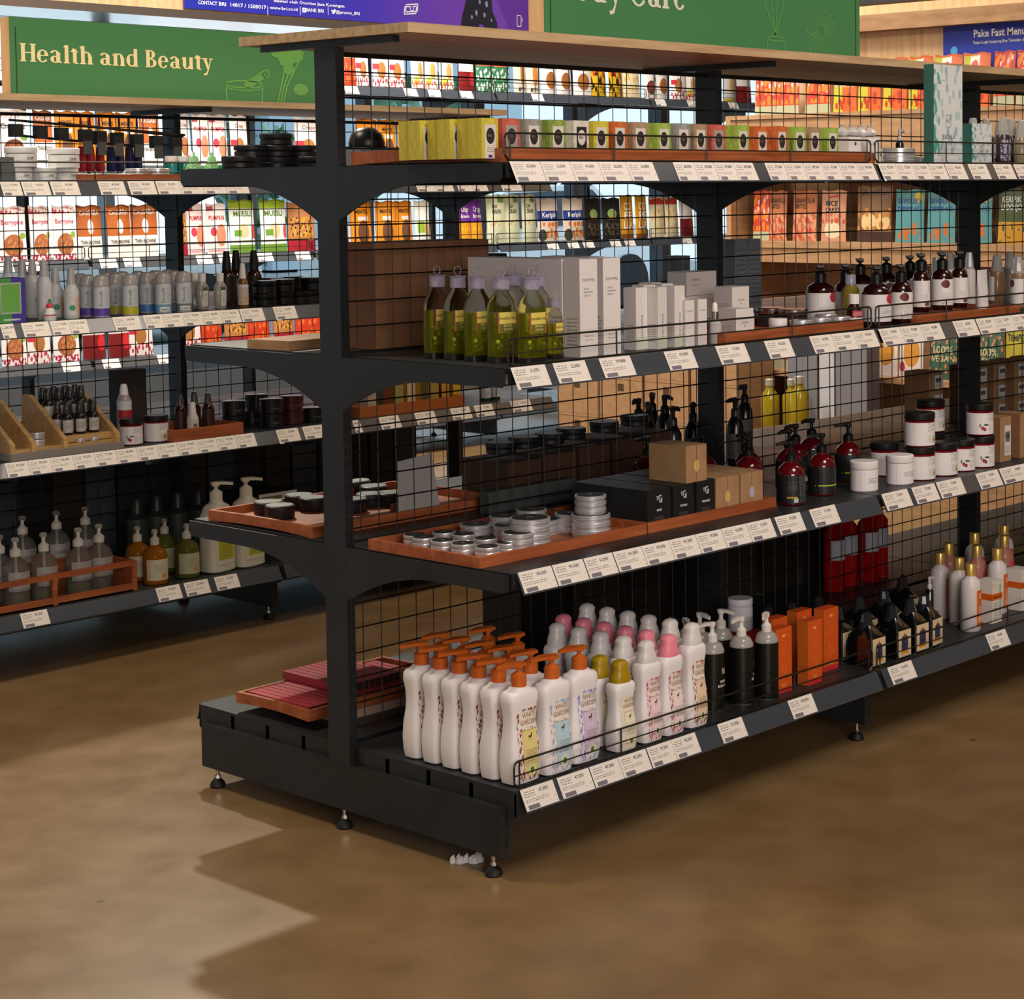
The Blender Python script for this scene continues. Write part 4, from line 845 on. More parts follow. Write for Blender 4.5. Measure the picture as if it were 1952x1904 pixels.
Kind('essential_oil_bottle', 'bottle', pinkb).put((axp(1628, 620, -.46), -.46, Z2+.0072), -.3, 'small dark oil bottle with pink label and white cap', None, 1.35)
# figure-label bottles
def figl(c, sh): return art('fig_'+c, 'e6dfdc', sh+[('t', .1, .3, .55, .5, 5, 'b0a8a4')])
LBS = [('rose', 'hair', [('e', .72, .84, .24, .2, 'b52a3a'), ('n', .5, .6, 1, 1, 14, .6, 'd05060')]), ('plum', 'skin', [('e', .28, .82, .2, .16, '6a2420'), ('v', .1, .0, .5, .3, 12, .2, '5a5450')]), ('shell', 'body', [('v', .5, .55, .95, 1, 14, .22, '6f6a60'), ('e', .5, .1, .2, .08, '7a4a34')])]
def figb(i, r=.03, hh=.09, m=RG):
    S = [(0, r*.92, r*.92, 2), (.003, r, r, 2), (hh, r, r, 2), (hh+.012, r*.85, r*.85, 2), (hh+.02, r*.5, r*.5, 2), (hh+.023, .011, .011, 2)]
    def fn(o):
        b = MB(); b.loft(S, 26); b.build('bottle', m, o, True); band(o, S, .014, hh-.004, mat('e6dfdc', .45), 'label_band'); label(o, S, r*.93, .0141, hh-.0041, figl(LBS[i][0], LBS[i][2]), turn=-.2, off=.001)
        pump(o, hh+.021, .015, BPUMP, reach=.03, neck=.022, tall=.018, dirx=(.7, .7), fat=1.3)
    return Kind('pump_bottle', 'bottle', fn)
RG2 = mat('2e0a0d', .12, 0, .2, 1.4, .6)
FB = [figb(0, .036, .084, RG2), figb(1, .028, .084, RG2), figb(2, .022, .084, RG2)]
for i, (k, px, Y, z) in enumerate(((0, 1671, -.46, 0), (1, 1718, -.455, 0), (2, 1756, -.45, .024), (1, 1796, -.45, .024), (2, 1829, -.44, .024), (0, 1564, -.3, 0), (1, 1612, -.32, 0), (0, 1640, -.13, 0), (1, 1690, -.13, 0), (2, 1735, -.13, 0))):
    FB[k].put((axp(px, 600, Y), Y, Z2+z), 0, ['dark red pump bottle with red rose label in front of the tray end', 'dark red pump bottle with plum label beside the rose one', 'slim pump bottle with leaf label, first on the right tray', 'pump bottle with plum label, second on the right tray', 'slim pump bottle with leaf label, third on the right tray', 'dark pump bottle with white label behind the tins', 'dark pump bottle behind the yellow bottle', 'dark pump bottle behind the rose label bottle', 'dark pump bottle behind the plum label bottle', 'slim dark pump bottle at the back above the right tray'][i], 'dark pump bottles with white labels')
YB = [(0, .02, .02, 2), (.003, .0215, .0215, 2), (.08, .0215, .0215, 2), (.09, .013, .013, 2), (.094, .012, .012, 2)]
def ylw(o): b = MB(); b.loft(YB, 22); b.build('bottle', mat('a8963c', .12, 0, .5), o, True); b = MB(); b.lathe([(.013, .093), (.013, .115), (.012, .117)], 18); b.build('cap', CAPC, o, True); label(o, YB, .018, .01, .05, art('yl', '8f8778', [('t', .2, .2, .8, .8, 6, '5a5448')]))
Kind('massage_oil_bottle', 'bottle', ylw).put((axp(1622, 600, -.37), -.37, Z2+.0075), 0, 'yellow oil bottle with clear cap behind the pink-label bottle')
tray(axp(1748, 590, -.5), -.5, axp(1944, 590, -.5), -.2, Z2, 'reddish wooden tray on the second shelf at the right holding wrapped bottles', h=.022)
WRAP = mat('cfcac6', .12, 0, .45)
def wrapb(mb, lab, r=.02, hh=.09):
    S = [(0, r*.92, r*.92, 2), (.003, r, r, 2), (hh, r, r, 2), (hh+.014, r*.55, r*.55, 2), (hh+.016, .009, .009, 2)]
    def fn(o):
        b = MB(); b.loft(S, 20); b.build('bottle', mb, o, True); label(o, S, r*.93, .012, hh*.9, lab, turn=-.2)
        b = MB(); b.lathe([(r*.95, hh-.002), (r*.75, hh+.012), (r*.62, hh+.034), (r*.5, hh+.05), (r*.4, hh+.052)], 9); b.build('wrapped_cap', WRAP, o, False)
    return Kind('spray_bottle', 'bottle', fn)
W1 = wrapb(mat('8a8078', .2, 0, .3), figl('shell', LBS[2][2])); W2 = wrapb(mat('dcd6d2', .35), figl('rose', LBS[0][2]), .017, .1); W3 = wrapb(mat('a07c5c', .2, 0, .3), figl('plum', LBS[1][2]), .022, .088)
for i, (k, px, Y) in enumerate(((W1, 1758, -.30), (W1, 1785, -.28), (W2, 1810, -.27), (W2, 1848, -.3), (W3, 1900, -.3), (W3, 1941, -.42), (W1, 1822, -.22), (W1, 1925, -.25))):
    k.put((axp(px, 590, Y), Y, Z2+.0075), i, 'plastic-wrapped spray bottle %s from the left on the right-hand tray' % ORD[i], 'wrapped spray bottles')
def tubefn(o):
    b = MB(); b.loft([(0, .014, .014, 2), (.014, .014, .014, 2), (.0145, .017, .017, 2), (.06, .021, .012, 2.2), (.105, .024, .002, 3), (.112, .024, .0012, 3)], 22); b.build('tube', mat('dcd6d2', .25, 0, 0, 1.5, .5), o, True)
    S = [(.0145, .017, .017, 2), (.06, .021, .012, 2.2), (.105, .024, .002, 3)]; label(o, S, .012, .03, .095, art('tubeprint', 'dcd6d2', [('v', .2, .6, .95, 1, 10, .2, '8a8478'), ('e', .6, .2, .12, .08, '7a4a34')]))
Kind('cream_tube', 'tube', tubefn).put((axp(1872, 590, -.44), -.44, Z2+.0075), 0, 'white cream tube standing on its cap on the right-hand tray')
# ================================================================ top shelf, front side
Z1 = 1.4022
tray(.003, -.505, 1.235, -.06, Z1, 'long reddish wooden tray on the top shelf holding soap boxes', h=.027, wave=.012, th=.01)
def kn(c, c2=None, pan='d8cfc4', dotc='302a26', word='kn.', bar='9a2c2c'):
    m = art('soap_'+c, c, [('n', 0, 0, 1, 1, 5, .55, c2 or c), ('r', .2, .0, .86, .84, pan), ('e', .53, .56, .25, .2, dotc), ('t', .32, .16, .74, .3, 3, '8a8074'), ('r', .4, .02, .62, .09, bar)])
    ms = art('soapside_'+c, c, [('n', 0, 0, 1, 1, 4, .52, c2 or c)])
    def ex(o): b = MB(); b.text(word, lambda x, z: (x, -.0186, z), .0, .041, .0075, 0, .0); b.build('print', mat('8d8478' if dotc[0] == '3' else '2a2624', .5), o)
    return boxkind('soap_box', 'box', .045, .036, .077, m, ms, ms, ex)
KN = dict(y=kn('c8b83c', 'd2c250', bar='2a2f7a'), r=kn('c05a4a', 'cc6a58', 'a39a94', '38302c'), s=kn('8f8c86', 'a39f98'), g=kn('7d9440', '94a94e', bar='b8b060'), k=kn('d8d2c6', 'cfc8bc', '26221f', 'd8cfc8', bar='d8d2c6'), o=kn('c4602e', 'd07238', bar='c8b040'), t=kn('a58566', 'b09070'), l=kn('93b042', 'a5bd58', bar='c03a2c'))
NM = dict(y='yellow', r='coral red', s='silver grey', g='moss green', k='white with black panel', o='orange', t='tan', l='lime green')
for i, (c, px) in enumerate((('y', 936), ('r', 977), ('s', 1019), ('g', 1066), ('k', 1110), ('y', 1148), ('o', 1183), ('t', 1223), ('l', 1267), ('s', 1305), ('t', 1337), ('r', 1372), ('l', 1418), ('o', 1455), ('o', 1492), ('l', 1527), ('t', 1555), ('l', 1589))):
    Y = -.474 if i != 13 else -.45; KN[c].put((axp(px, 280, Y-.018), Y+.003, Z1+.0072), [.03, .0, .05, -.03][i % 4], '%s soap box, %s from left in the top shelf front row' % (NM[c], ORD[i]), 'printed soap boxes')
for i in range(5): KN['l' if i > 4 else 'y' if i % 2 else 'g'].put((.035+.003*i-.004, -.43+.0, Z1+.0072), 0, '', None) if False else KN['y'].put((axp(926, 280, -.475)+.006*(-1)**i, -.43+.0425*i, Z1+.0072), .04*((i % 3)-1), 'yellow soap box running back along the shelf end, %s back' % ORD[i], 'yellow soap boxes')
for i in range(9): KN['lgtos'[i % 5]].put((.17+.075*i, -.36, Z1+.0072), 0, 'soap box in the second row, %s from the left' % ORD[i], 'second row soap boxes')
WHB = art('white_print', 'e8e2de', [('v', .0, .0, .5, .3, 12, .2, '5f584e'), ('e', .55, .72, .08, .08, '4a4440')])
WBK = boxkind('carton', 'box', .05, .04, .058, WHB, mat('d8d0cc', .5))
for i, px in enumerate((1620, 1656)): WBK.put((axp(px, 285, -.46), -.455, Z1+.0072), 0, 'white soap carton with palm drawing, %s of two at the tray end' % ('left', 'right')[i])
def candy(o):
    b = MB(); b.lathe([(.006, 0), (.016, .005), (.018, .012), (.012, .019), (.005, .024), (.008, .03)], 7); b.build('wrapper', mat('d4d0ce', .2, 0, .3), o)
CD = Kind('wrapped_soap', 'soap', candy)
for i, px in enumerate((1612, 1630, 1646, 1664)): CD.put((axp(px, 265, -.44), -.43, Z1+.0657), i, 'small clear-wrapped soap on the white cartons, %s from the left' % ORD[i], 'wrapped soaps')
BT = tin('tin', .042, .02, DK, None); 
for i, (px, Y, n) in enumerate(((1712, -.44, 2), (1755, -.40, 1), (1792, -.43, 1))):
    for j in range(n): BT.put((axp(px, 300, Y), Y, Z1+.0002+.0205*j), 0, ['wide dark tin at the left end of the second top shelf%s' % (', upper one' if j else ', lower one'), 'wide dark tin between the stack and the white box', 'wide tin on the shelf before the tall white carton'][i])
boxkind('carton', 'box', .06, .05, .03, mat('e0d8cf', .5), mat('cfc6bd', .5)).put((axp(1792, 300, -.47)+.0, -.35, Z1+.0), 0, 'flat white carton behind the wide tin')
SB_ = mat('2f5f55', .5)
def sebu(nm, w, h, big):
    m = art('sebu'+nm, 'd8dcda', [('v', .05, .05, 1, 1, 5, .24, 'b4c6c4'), ('v', .0, .0, 1, 1, 3.3, .16, '9fb2c0'), ('n', 0, .05, .2, .95, 5, .5, '4fa58c'), ('r', .1, .84, .38, .845, '7a8480')])
    def ex(o):
        b = MB(); f = lambda x, z: (x, -.0156, z); b.text('SEBU', f, 0, h*.26, h*.045 if big else h*.04, 0, .0, w*.42); zc = h*.44; s_ = w*.08
        stroke(b, f, [(-s_, zc-s_*1.4), (-s_, zc+s_*1.4), (s_, zc+s_*1.4), (s_, zc+s_*.4), (-s_, zc-s_*.4)], .0009, 0); stroke(b, f, [(s_, zc+s_*.9), (-s_, zc+s_*.2), (s_, zc-s_*.6), (s_, zc-s_*1.5), (-s_, zc-s_*1.5)], .0009, 0)
        if big: b.text('PURE', f, -w*.3, h*.81, .005, 0)
        b.build('print', mat('4f5a58', .6), o)
    return boxkind('carton', 'box', w, .03, h, m, SB_, m, ex)
sebu('a', .13, .25, True).put((axp(1812, 250, -.5), -.478, Z1), 0, 'tall white carton with leaf pattern and dark green side, lettered SEBU')
sebu('b', .095, .106, False).put((axp(1876, 300, -.5), -.478, Z1), 0, 'short white carton with leaf pattern beside the tall one')
W4 = wrapb(mat('3a2c34', .2), art('purpl', '4a4458', [('n', 0, 0, 1, 1, 6, .5, 'a8a4b4')]), .02, .075); W5 = wrapb(mat('a89a7c', .2, 0, .4), figl('shell', LBS[2][2]), .02, .07)
for i, (k, px, Y) in enumerate(((W4, 1912, -.45), (W4, 1928, -.4), (W5, 1946, -.44), (W4, 1855, -.38), (W4, 1880, -.36), (W5, 1905, -.34), (W5, 1965, -.4))):
    k.put((axp(px, 300, Y), Y, Z1), i, 'plastic-wrapped bottle on the top shelf, %s near the right edge' % ORD[i], 'wrapped bottles on the top shelf')
Kind('serum_bottle', 'bottle', spr).put((axp(1715, 280, -.36), -.36, Z1+.0), 0, 'small dark spray bottle behind the wide dark tins', None, 1.0)
# ================================================================ near unit, back side
PK = jar('wax_jar', 'jar', .037, .0265, mat('1c1c1d', .45), mat('222223', .5), .012)
for i, (px, Y, lv) in enumerate(((478, .44, 0), (478, .44, 1), (527, .43, 0), (527, .43, 1), (527, .43, 2), (576, .42, 0), (576, .42, 1), (600, .34, 0), (455, .36, 0))):
    PK.put((axp(px, 300, Y), Y, 1.4022+.027*lv), i, 'flat round black jar on the back top shelf, %s from the bottom, %s stack' % (ORD[lv], {478: 'left', 527: 'middle', 576: 'right', 600: 'partly hidden', 455: 'far left'}[px]), 'flat black jars')
def dome(o): b = MB(); b.lathe([(.04, 0), (.042, .01), (.036, .03), (.02, .043), (.004, .046)], 20); b.build('bowl', mat('141414', .35), o, True); c = MB(); c.lathe([(.043, 0), (.044, .003)], 20); c.build('rim', BLK, o, True)
DM = Kind('bowl', 'bowl', dome)
gb = boxkind('carton', 'box', .14, .08, .045, mat('8d949c', .5), mat('7d848c', .5)); gb.put((axp(712, 300, .25), .25, 1.4022), 0, 'blue-grey flat carton seen through the mesh beside the post')
DM.put((axp(694, 280, .25), .24, 1.4475), 0, 'black upturned bowl on the grey carton behind the mesh, left'); DM.put((axp(772, 280, .2)+.06, .2, 1.4024), .4, 'black upturned bowl behind the mesh beside the yellow soap boxes', None, None, (0, .0, .4))
SLAB = boxkind('carton', 'box', .2, .13, .02, KRAFT, KRAFT); SLAB.put((axp(575, 645, .25), .25, 1.0068), .1, 'flat kraft carton lying on the back of the second shelf')
BIGK = mat('8a5f40', .7); boxkind('carton', 'box', .34, .12, .23, BIGK, mat('7a5238', .7)).put((axp(790, 600, .07)+.03, .1, 1.0068), 0, 'big brown carton standing behind the mesh on the second shelf')
PK2 = jar('wax_jar', 'jar', .03, .055, mat('17181c', .4), mat('15161a', .4), .012)
for i, (px, Y) in enumerate(((815, .2), (838, .21), (860, .19), (888, .2), (915, .21), (940, .19))): PK2.put((axp(px, 480, Y)+.02, Y+.08, 1.19 if i < 3 else 1.0068+.0), 0, 'dark cosmetic jar behind the brown carton, %s from the left' % ORD[i], 'jars behind the brown carton', .75) if i > 2 else None
BB = boxkind('carton', 'box', .05, .05, .19, mat('191b20', .4), mat('16171b', .4))
for i, px in enumerate((892, 915, 938)): BB.put((axp(px, 500, .2)+.0, .2, 1.0068), 0, 'tall black carton behind the mesh above the white cartons, %s from the left' % ORD[i], 'tall black cartons')
GRB = boxkind('carton', 'box', .055, .05, .2, art('grprint', '8f9298', [('t', .1, .1, .9, .9, 12, '6d7078')]), mat('6d7076', .5))
for i, (px, lv) in enumerate(((1400, 1), (1425, 1), (1290, 0), (1400, 0), (1425, 0))):
    GRB.put((axp(px, 560, .25), .25, 1.0068+(.1 if lv else 0)) if not lv else (axp(px, 560, .2), .2, 1.0068), 0, 'tall grey carton behind the mesh near the middle post, %s' % ORD[i], 'tall grey cartons', (1, 1, 1.0) if lv else (1, 1, .8)) if lv or i == 2 else None
tray(.01, .1, .56, .475, .6072, 'reddish wooden tray with curved rim on the back of the third shelf', wave=.01, h=.024)
P3 = jar('pomade_jar', 'jar', .0335, .03, mat('1d1e1f', .35), mat('26282a', .35), .013, None)
PT = mat('9aa09c', .4)
def pom(o):
    b = MB(); b.lathe([(.031, 0), (.0335, .003), (.0335, .028), (.031, .03)], 26); b.build('jar', mat('1b1c1d', .4), o, True); b = MB(); b.lathe([(.0305, .0302), (.0305, .0308)], 24); b.build('lid_label', PT, o, True)
P3 = Kind('pomade_jar', 'jar', pom)
for i, (px, py) in enumerate(((512, 955), (533, 962), (570, 942), (597, 947), (672, 950), (705, 940), (712, 925), (680, 915), (742, 938))):
    p = at(px, py, 2, .645); P3.put((p.x, p.y, .6148), i, 'black pomade jar with grey top on the curved back tray, %s from the left end' % ORD[i], 'pomade jars')
def card(o):
    b = MB(); k = 0; b.v += [(-.055, 0, 0), (.06, 0, 0), (.075, .05, .125), (-.02, .05, .115), (-.055, .003, 0), (.06, .003, 0), (.075, .053, .125), (-.02, .053, .115)]
    for f in ((0, 1, 2, 3), (7, 6, 5, 4), (0, 4, 5, 1), (1, 5, 6, 2), (2, 6, 7, 3), (3, 7, 4, 0)): b.face(f)
    b.build('sheet', mat('a8a29e', .6), o); b = MB(); b.box(-.04, .05, 0, .06, .056, .02); b.build('foot_strip', mat('6a2a20', .6), o)
Kind('display_card', 'card', card).put((axp(795, 940, .14), .135, .6145), -.1, 'grey leaning display card behind the mesh on the third shelf')
DKB = mat('3a2718', .7); BRN = boxkind('carton', 'box', .11, .16, .1, mat('4a3120', .7), DKB)
for i, x in enumerate((.625, .745, .865, .985, 1.10)): BRN.put((x, .16, .6072), 0, 'brown carton in the row behind the mesh on the third shelf, %s from the left' % ORD[i], 'brown cartons behind the mesh', (1, 1, 1+.05*i))
boxkind('carton', 'box', .28, .03, .05, mat('4d5450', .5), mat('3a403c', .5)).put((.60, .045, .6072), 0, 'long grey-green carton low behind the mesh on the third shelf')
for i, (x, k_) in enumerate(((.625, 0), (.70, 1), (.79, 1), (.865, 2), (.985, 3), (1.10, 4))): PK.put((x, .16, .6072+.1*(1+.05*max(0, k_))+.0128), 0, 'flat black jar on top of the brown cartons, %s from the left' % ORD[i], 'black jars on brown cartons')
SRM = [(0, .014, .014, 2), (.003, .0155, .0155, 2), (.07, .0155, .0155, 2), (.085, .008, .008, 2)]
def srm(o): b = MB(); b.loft(SRM, 18); b.build('bottle', mat('1b1210', .2), o, True); label(o, SRM, .014, .01, .055, mat('55524e', .5)); pump(o, .084, .008, mat('232323', .35), reach=.016, neck=.012, tall=.02)
SR = Kind('serum_bottle', 'bottle', srm)
for i, (px, Y) in enumerate(((1218, .3), (1244, .37), (1268, .3), (1283, .1), (1322, .12), (1402, .1), (1420, .3), (1236, .22))): SR.put((axp(px, 860, Y), Y, .6074), i, 'dark serum bottle behind the mesh by the middle post, %s along' % ORD[i], 'dark serum bottles', 1.5)
tray(.02, .14, .45, .40, .1788+.02, 'reddish wooden tray holding pink incense boxes at the back of the bottom shelf', h=.024, wave=.008)
boxkind('carton', 'box', .2, .2, .019, mat('b89a84', .6), mat('a88a74', .6)).put((.2, .24, .1788), 0, 'flat pale carton under the tray of pink incense boxes')
PI = mat('b23a44', .4); INC = boxkind('incense_box', 'box', .017, .22, .017, mat('2a2418', .6), PI, PI)
for lv, n in ((0, 20), (1, 9)):
    for i in range(n): INC.put((.045+.0186*i+(.12 if lv else 0), .27+(.03 if lv else 0), .1788+.028+.018*lv), .0, 'pink incense box on the lower back tray, %s layer, %s from the aisle end' % (('bottom', 'upper')[lv], ORD[i]), 'pink incense boxes')
INC.put((.05, .42, .1788+.0), 1.2, '', None) if False else None
INX = boxkind('incense_box', 'box', .017, .2, .017, mat('2a2418', .6), PI, PI)
for i in range(12): INX.put((.5+.02*i, .25, .1788), 0, 'pink incense box behind the white pump bottles, %s from the left' % ORD[i], 'pink incense boxes behind pumps')
# scrap of paper on the floor
b = MB(); p0 = at(888, 1640, 2, 0)
RN_ = random.Random(3)
for i in range(9):
    x, y = p0.x-.024+.0046*i+RN_.uniform(-.003, .003), p0.y+.008-.005*i+RN_.uniform(-.004, .004); r = RN_.uniform(.006, .012); q = RN_.uniform(.6, 1.3)
    b.loft([(.0005, r, r*.7, 2), (.006*q, r*1.15, r*.8, 1.3, .001, .002), (.012*q, r*.7, r*.5, 1.2, -.002, .001), (.016*q, r*.15, r*.2, 1.2, .001, 0)], 6, 0, (x, y))
pp = b.build('crumpled_paper', mat('cfcac8', .7)); tag(pp, 'crumpled scrap of white paper on the floor under the unit corner', 'litter')
# ================================================================ far unit (across the aisle), front side
B1, B2, B3, B4 = 1.3822, .9902, .6052, .1788
def bx(px, Y, py=600): return axp(px, py, Y)
SN = jar('cream_tub', 'tub', .044, .058, mat('dcdad8', .4), mat('e8e6e4', .4), .018, art('snp', 'dcdad8', [('e', .5, .2, .6, .4, 'c4c2c0'), ('e', .5, .1, .5, .34, 'dcdad8')]), (('SNP', .008, .022, .008, .022),), turn=-.1)
SN2 = jar('cream_tub', 'tub', .034, .042, mat('dcdad8', .4), mat('e8e6e4', .4), .012, art('snp', 'dcdad8', []), (('SNP', .006, .016, .006, .016),), turn=-.1)
for i, (k, px, lv, l) in enumerate(((SN2, 37, 0, 'white tub under another at the far left of the upper shelf'), (SN, 41, .0425, 'white tub with grey curve stacked on a smaller one at the far left'), (SN2, 84, 0, 'small white tub in the middle of the left group'), (SN, 122, .04, 'white tub with lid stacked at the right of the group'), (SN2, 126, 0, 'small white tub right of the group, under the lidded one'))):
    k.put((bx(px, 1.80, 330), 1.80, B1+lv*.98), 0, l, 'white tubs')
boxkind('carton', 'box', .05, .05, .07, mat('5c5f60', .5), mat('4c4f50', .5)).put((bx(4, 1.8, 330), 1.8, B1), 0, 'dark grey carton at the left edge of the upper far shelf')
tray(bx(156, 1.74, 330), 1.745, bx(400, 1.74, 330), 2.0, B1, 'reddish wooden tray holding silver tins on the far upper shelf', h=.022)
FT = tin('tin', .036, .016, TINB, None)
for i, (px, lv) in enumerate(((165, 0), (195, 0), (217, 0), (256, 0), (262, 1), (300, 0), (300, 1), (322, 0))): FT.put((bx(px, 1.80, 330)+(0 if i not in (2,) else .02), 1.80+(.0 if i not in (1, 7) else .07), B1+.0072+.0165*lv), i, 'flat silver tin on the far upper tray, %s from the left' % ORD[i], 'flat tins on the far tray')
TE = [(0, .017, .017, 2), (.003, .019, .019, 2), (.052, .019, .019, 2), (.056, .016, .016, 2)]
def teal(o): b = MB(); b.loft(TE, 20); b.build('bottle', mat('1f8f86', .15, 0, .4), o, True); b = MB(); b.lathe([(.019, .055), (.0195, .06), (.019, .07), (.017, .072)], 18); b.build('cap', mat('dcd8da', .4), o, True); label(o, TE, .012, .02, .04, mat('2f7f84', .4))
TL_ = Kind('gel_bottle', 'bottle', teal)
for i, px in enumerate((326, 349)): TL_.put((bx(px, 1.95, 320), 1.95, B1+.008), 0, 'teal bottle with white cap, %s of two behind the post' % ('left', 'right')[i])
def mitt(o):
    b = MB(); b.loft([(0, .026, .014, 2), (.02, .034, .018, 2.4), (.045, .03, .016, 2), (.06, .018, .012, 2), (.075, .014, .01, 2), (.08, .008, .006, 2)], 14); b.build('pad', art('leafy', '6fae74', [('v', 0, 0, 1, 1, 13, .3, 'a6d89c')]), o, True); b = MB(); b.lathe([(.004, .078), (.004, .09)], 8); b.build('loop', mat('a6d89c', .6), o)
MT = Kind('bath_mitt', 'sponge', mitt)
for i, px in enumerate((370, 404)): MT.put((bx(px, 1.85, 320), 1.85, B1), .2*i, 'green leaf-patterned bath mitt, %s of two' % ('left', 'right')[i])
jar('gel_jar', 'jar', .036, .052, mat('2f9a5a', .4), mat('2f9a5a', .4), .012, mat('b9a890', .5)).put((bx(432, 1.85, 320), 1.85, B1), 0, 'green jar with beige label right of the green bath mitts')
# black clothes-peg style hangers with hanging red and blue net bags
def rack(o):
    b = MB()
    for a, c in (((-.0, 0, 0), (.62, .02, -.035)), ((.02, .0, -.045), (.5, .12, -.07)), ((.1, -.1, -.01), (.62, .03, -.04))): b.tube(a, c, .004, 6)
    b.build('rail', BLK, o)
    for i, x in enumerate((.02, .1, .17, .25, .3, .36, .43, .5, .57)):
        c = MB(); c.box(x-.018, -.012, -.05-.004*i, x+.018, .012, -.012-.004*i); c.build('clip', mat('1b1b1c', .5), o); c = MB(); c.box(x-.015, -.0135, -.09-.003*i, x+.015, -.0115, -.05-.003*i); c.build('card', mat('4a4c4e', .5), o) if i > 2 else None
Kind('clip_hanger', 'hanger', rack).put((bx(35, 2.0, 240), 2.05, B1+.185), 0, 'black clip hanger rack hooked on the far mesh above the tubs')
def netbag(c):
    def fn(o):
        b = MB(); b.loft([(-.17, .02, .014, 2), (-.16, .03, .018, 2), (-.12, .028, .018, 2), (-.09, .02, .014, 2)], 12); b.build('pouch', mat(c, .7), o, True)
        b = MB(); 
        for x in (-.018, -.006, .006, .018): b.tube((x, 0, -.1), (x*.3, 0, 0), .0016, 5)
        b.build('cord', mat(c, .7), o)
    return Kind('net_pouch', 'pouch', fn)
for i, (px, c) in enumerate(((155, 'r'), (172, 'r'), (190, 'r'), (211, 'b'), (228, 'b'), (246, 'b'), (262, 'b'))):
    if i in (0, 3): NB = netbag('a01e2a' if c == 'r' else '1e2350')
    NB.put((bx(px, 2.08, 280), 2.08, B1+.20), 0, '%s pouch hanging on red cords from the clip hanger, %s from the left' % ('red' if c == 'r' else 'navy', ORD[i]), 'hanging pouches', (.42, 1, 1))
# shelf two: sprays and deodorants
boxkind('carton', 'box', .085, .06, .125, art('gf', '4f9a4a', [('r', .5, 0, 1, 1, '4a3a9a'), ('r', .1, .2, .85, .9, 'a9b89a'), ('r', .14, .24, .8, .86, '6fae52'), ('t', .2, .05, .8, .14, 1, 'e8e8e0')]), mat('4a3a9a', .5)).put((bx(12, 1.80), 1.80, B2), 0, 'green and purple carton at the left edge of the far second shelf')
def spk(r, h, mb, shs, nm='spray_bottle', cap=mat('c9c6c4', .3, 0, .3), caph=.045):
    S = [(0, r*.93, r*.93, 2), (.003, r, r, 2), (h-caph-.02, r, r, 2), (h-caph-.006, r*.7, r*.7, 2), (h-caph, r*.55, r*.55, 2)]
    def fn(o):
        b = MB(); b.loft(S, 20); b.build('bottle', mb, o, True); b = MB(); b.lathe([(r*.62, h-caph-.002), (r*.55, h-caph*.55), (r*.42, h-caph*.1), (r*.36, h)], 16); b.build('cap', cap, o, True)
        label(o, S, r*.95, .01, h-caph-.02, art(nm+str(len(shs))+shs[-1][-1], 'd4d3d0', shs), turn=-.35)
    return Kind(nm, 'bottle', fn)
SW = mat('cfd0ce', .35)
SA1 = spk(.021, .17, SW, [('t', .45, .1, .6, .8, 30, '9a9c98'), ('e', .75, .45, .14, .08, '2f9a6a')]); SA2 = spk(.0215, .145, SW, [('e', .45, .3, .2, .12, '2f9a6a'), ('e', .95, .4, .3, .4, 'e0b8a0'), ('t', .2, .6, .7, .75, 4, 'b8b8b4')])
for i, (k, px, Y, s_) in enumerate(((SA1, 18, 2.0, 1.05), (SA1, 45, 1.97, 1), (SA1, 64, 1.93, 1), (SA1, 86, 1.82, 1), (SA2, 107, 1.88, 1), (SA2, 137, 1.80, 1))): k.put((bx(px, Y), Y, B2), 0, 'white spray bottle with green dot, %s from the left on the far second shelf' % ORD[i], 'white spray bottles', s_)
spk(.017, .05, mat('d8d8d6', .4), [('r', 0, .5, 1, 1, 'c0394a')], 'sample_pot', mat('c0394a', .4), .012).put((bx(96, 1.76), 1.762, B2), 0, 'small red and white sample pot before the white sprays')
def deo(c, sample=False):
    S = [(0, .0215, .0215, 2), (.002, .0235, .0235, 2), (.085, .0235, .0235, 2), (.09, .021, .021, 2)]
    def fn(o):
        b = MB(); b.loft(S, 22); b.build('can', mat('aeb2b8', .35), o, True); band(o, S, .004, .026, mat(c, .4), 'colour_band', off=.0003); b = MB(); b.lathe([(.0225, .09), (.023, .105), (.019, .118), (.01, .123)], 20); b.build('cap', mat('cbc5c0', .2, 0, .45), o, True)
        label(o, S, .02, .028, .084, art('deo', 'bfc3c8', [('t', .6, .1, .9, .9, 10, '9aa0a8')]), (('Evoofs', 0, .055, .009, .045, True),), mat('5b5f66', .5), turn=-.4)
        if sample: label(o, S, .015, .006, .02, mat('d9d6d2', .5), (('SAMPLE', 0, .01, .005, .024),), name='sample_sticker', turn=-.4, off=.0012)
    return Kind('deodorant_can', 'can', fn)
DE = dict(p=deo('5a3f9a'), y=deo('b3a92c'), b=deo('4a78b0'), g=deo('7d8588'), s=deo('5a93c0', True), t=deo('6d7478', True))
for i, (c, px, Y) in enumerate((('p', 168, 1.83), ('p', 194, 1.77), ('y', 221, 1.86), ('y', 249, 1.77), ('b', 281, 1.83), ('s', 312, 1.77), ('g', 333, 1.85), ('t', 351, 1.77), ('p', 155, 1.92), ('y', 205, 1.95), ('y', 235, 1.94), ('b', 265, 1.92), ('b', 298, 1.92), ('g', 322, 1.93))):
    DE[c].put((bx(px, Y), Y, B2), .0, '%s-banded deodorant can, %s from the left in the %s row' % (dict(p='purple', y='yellow', b='blue', g='grey', s='light blue sample', t='dark grey sample')[c], ORD[i if i < 8 else i-8], 'front' if i < 8 else 'back'), 'deodorant cans')
CLS = [(0, .014, .01, 2.5), (.004, .018, .013, 2.5), (.04, .021, .014, 2.5), (.07, .02, .0135, 2.4), (.088, .009, .009, 2)]
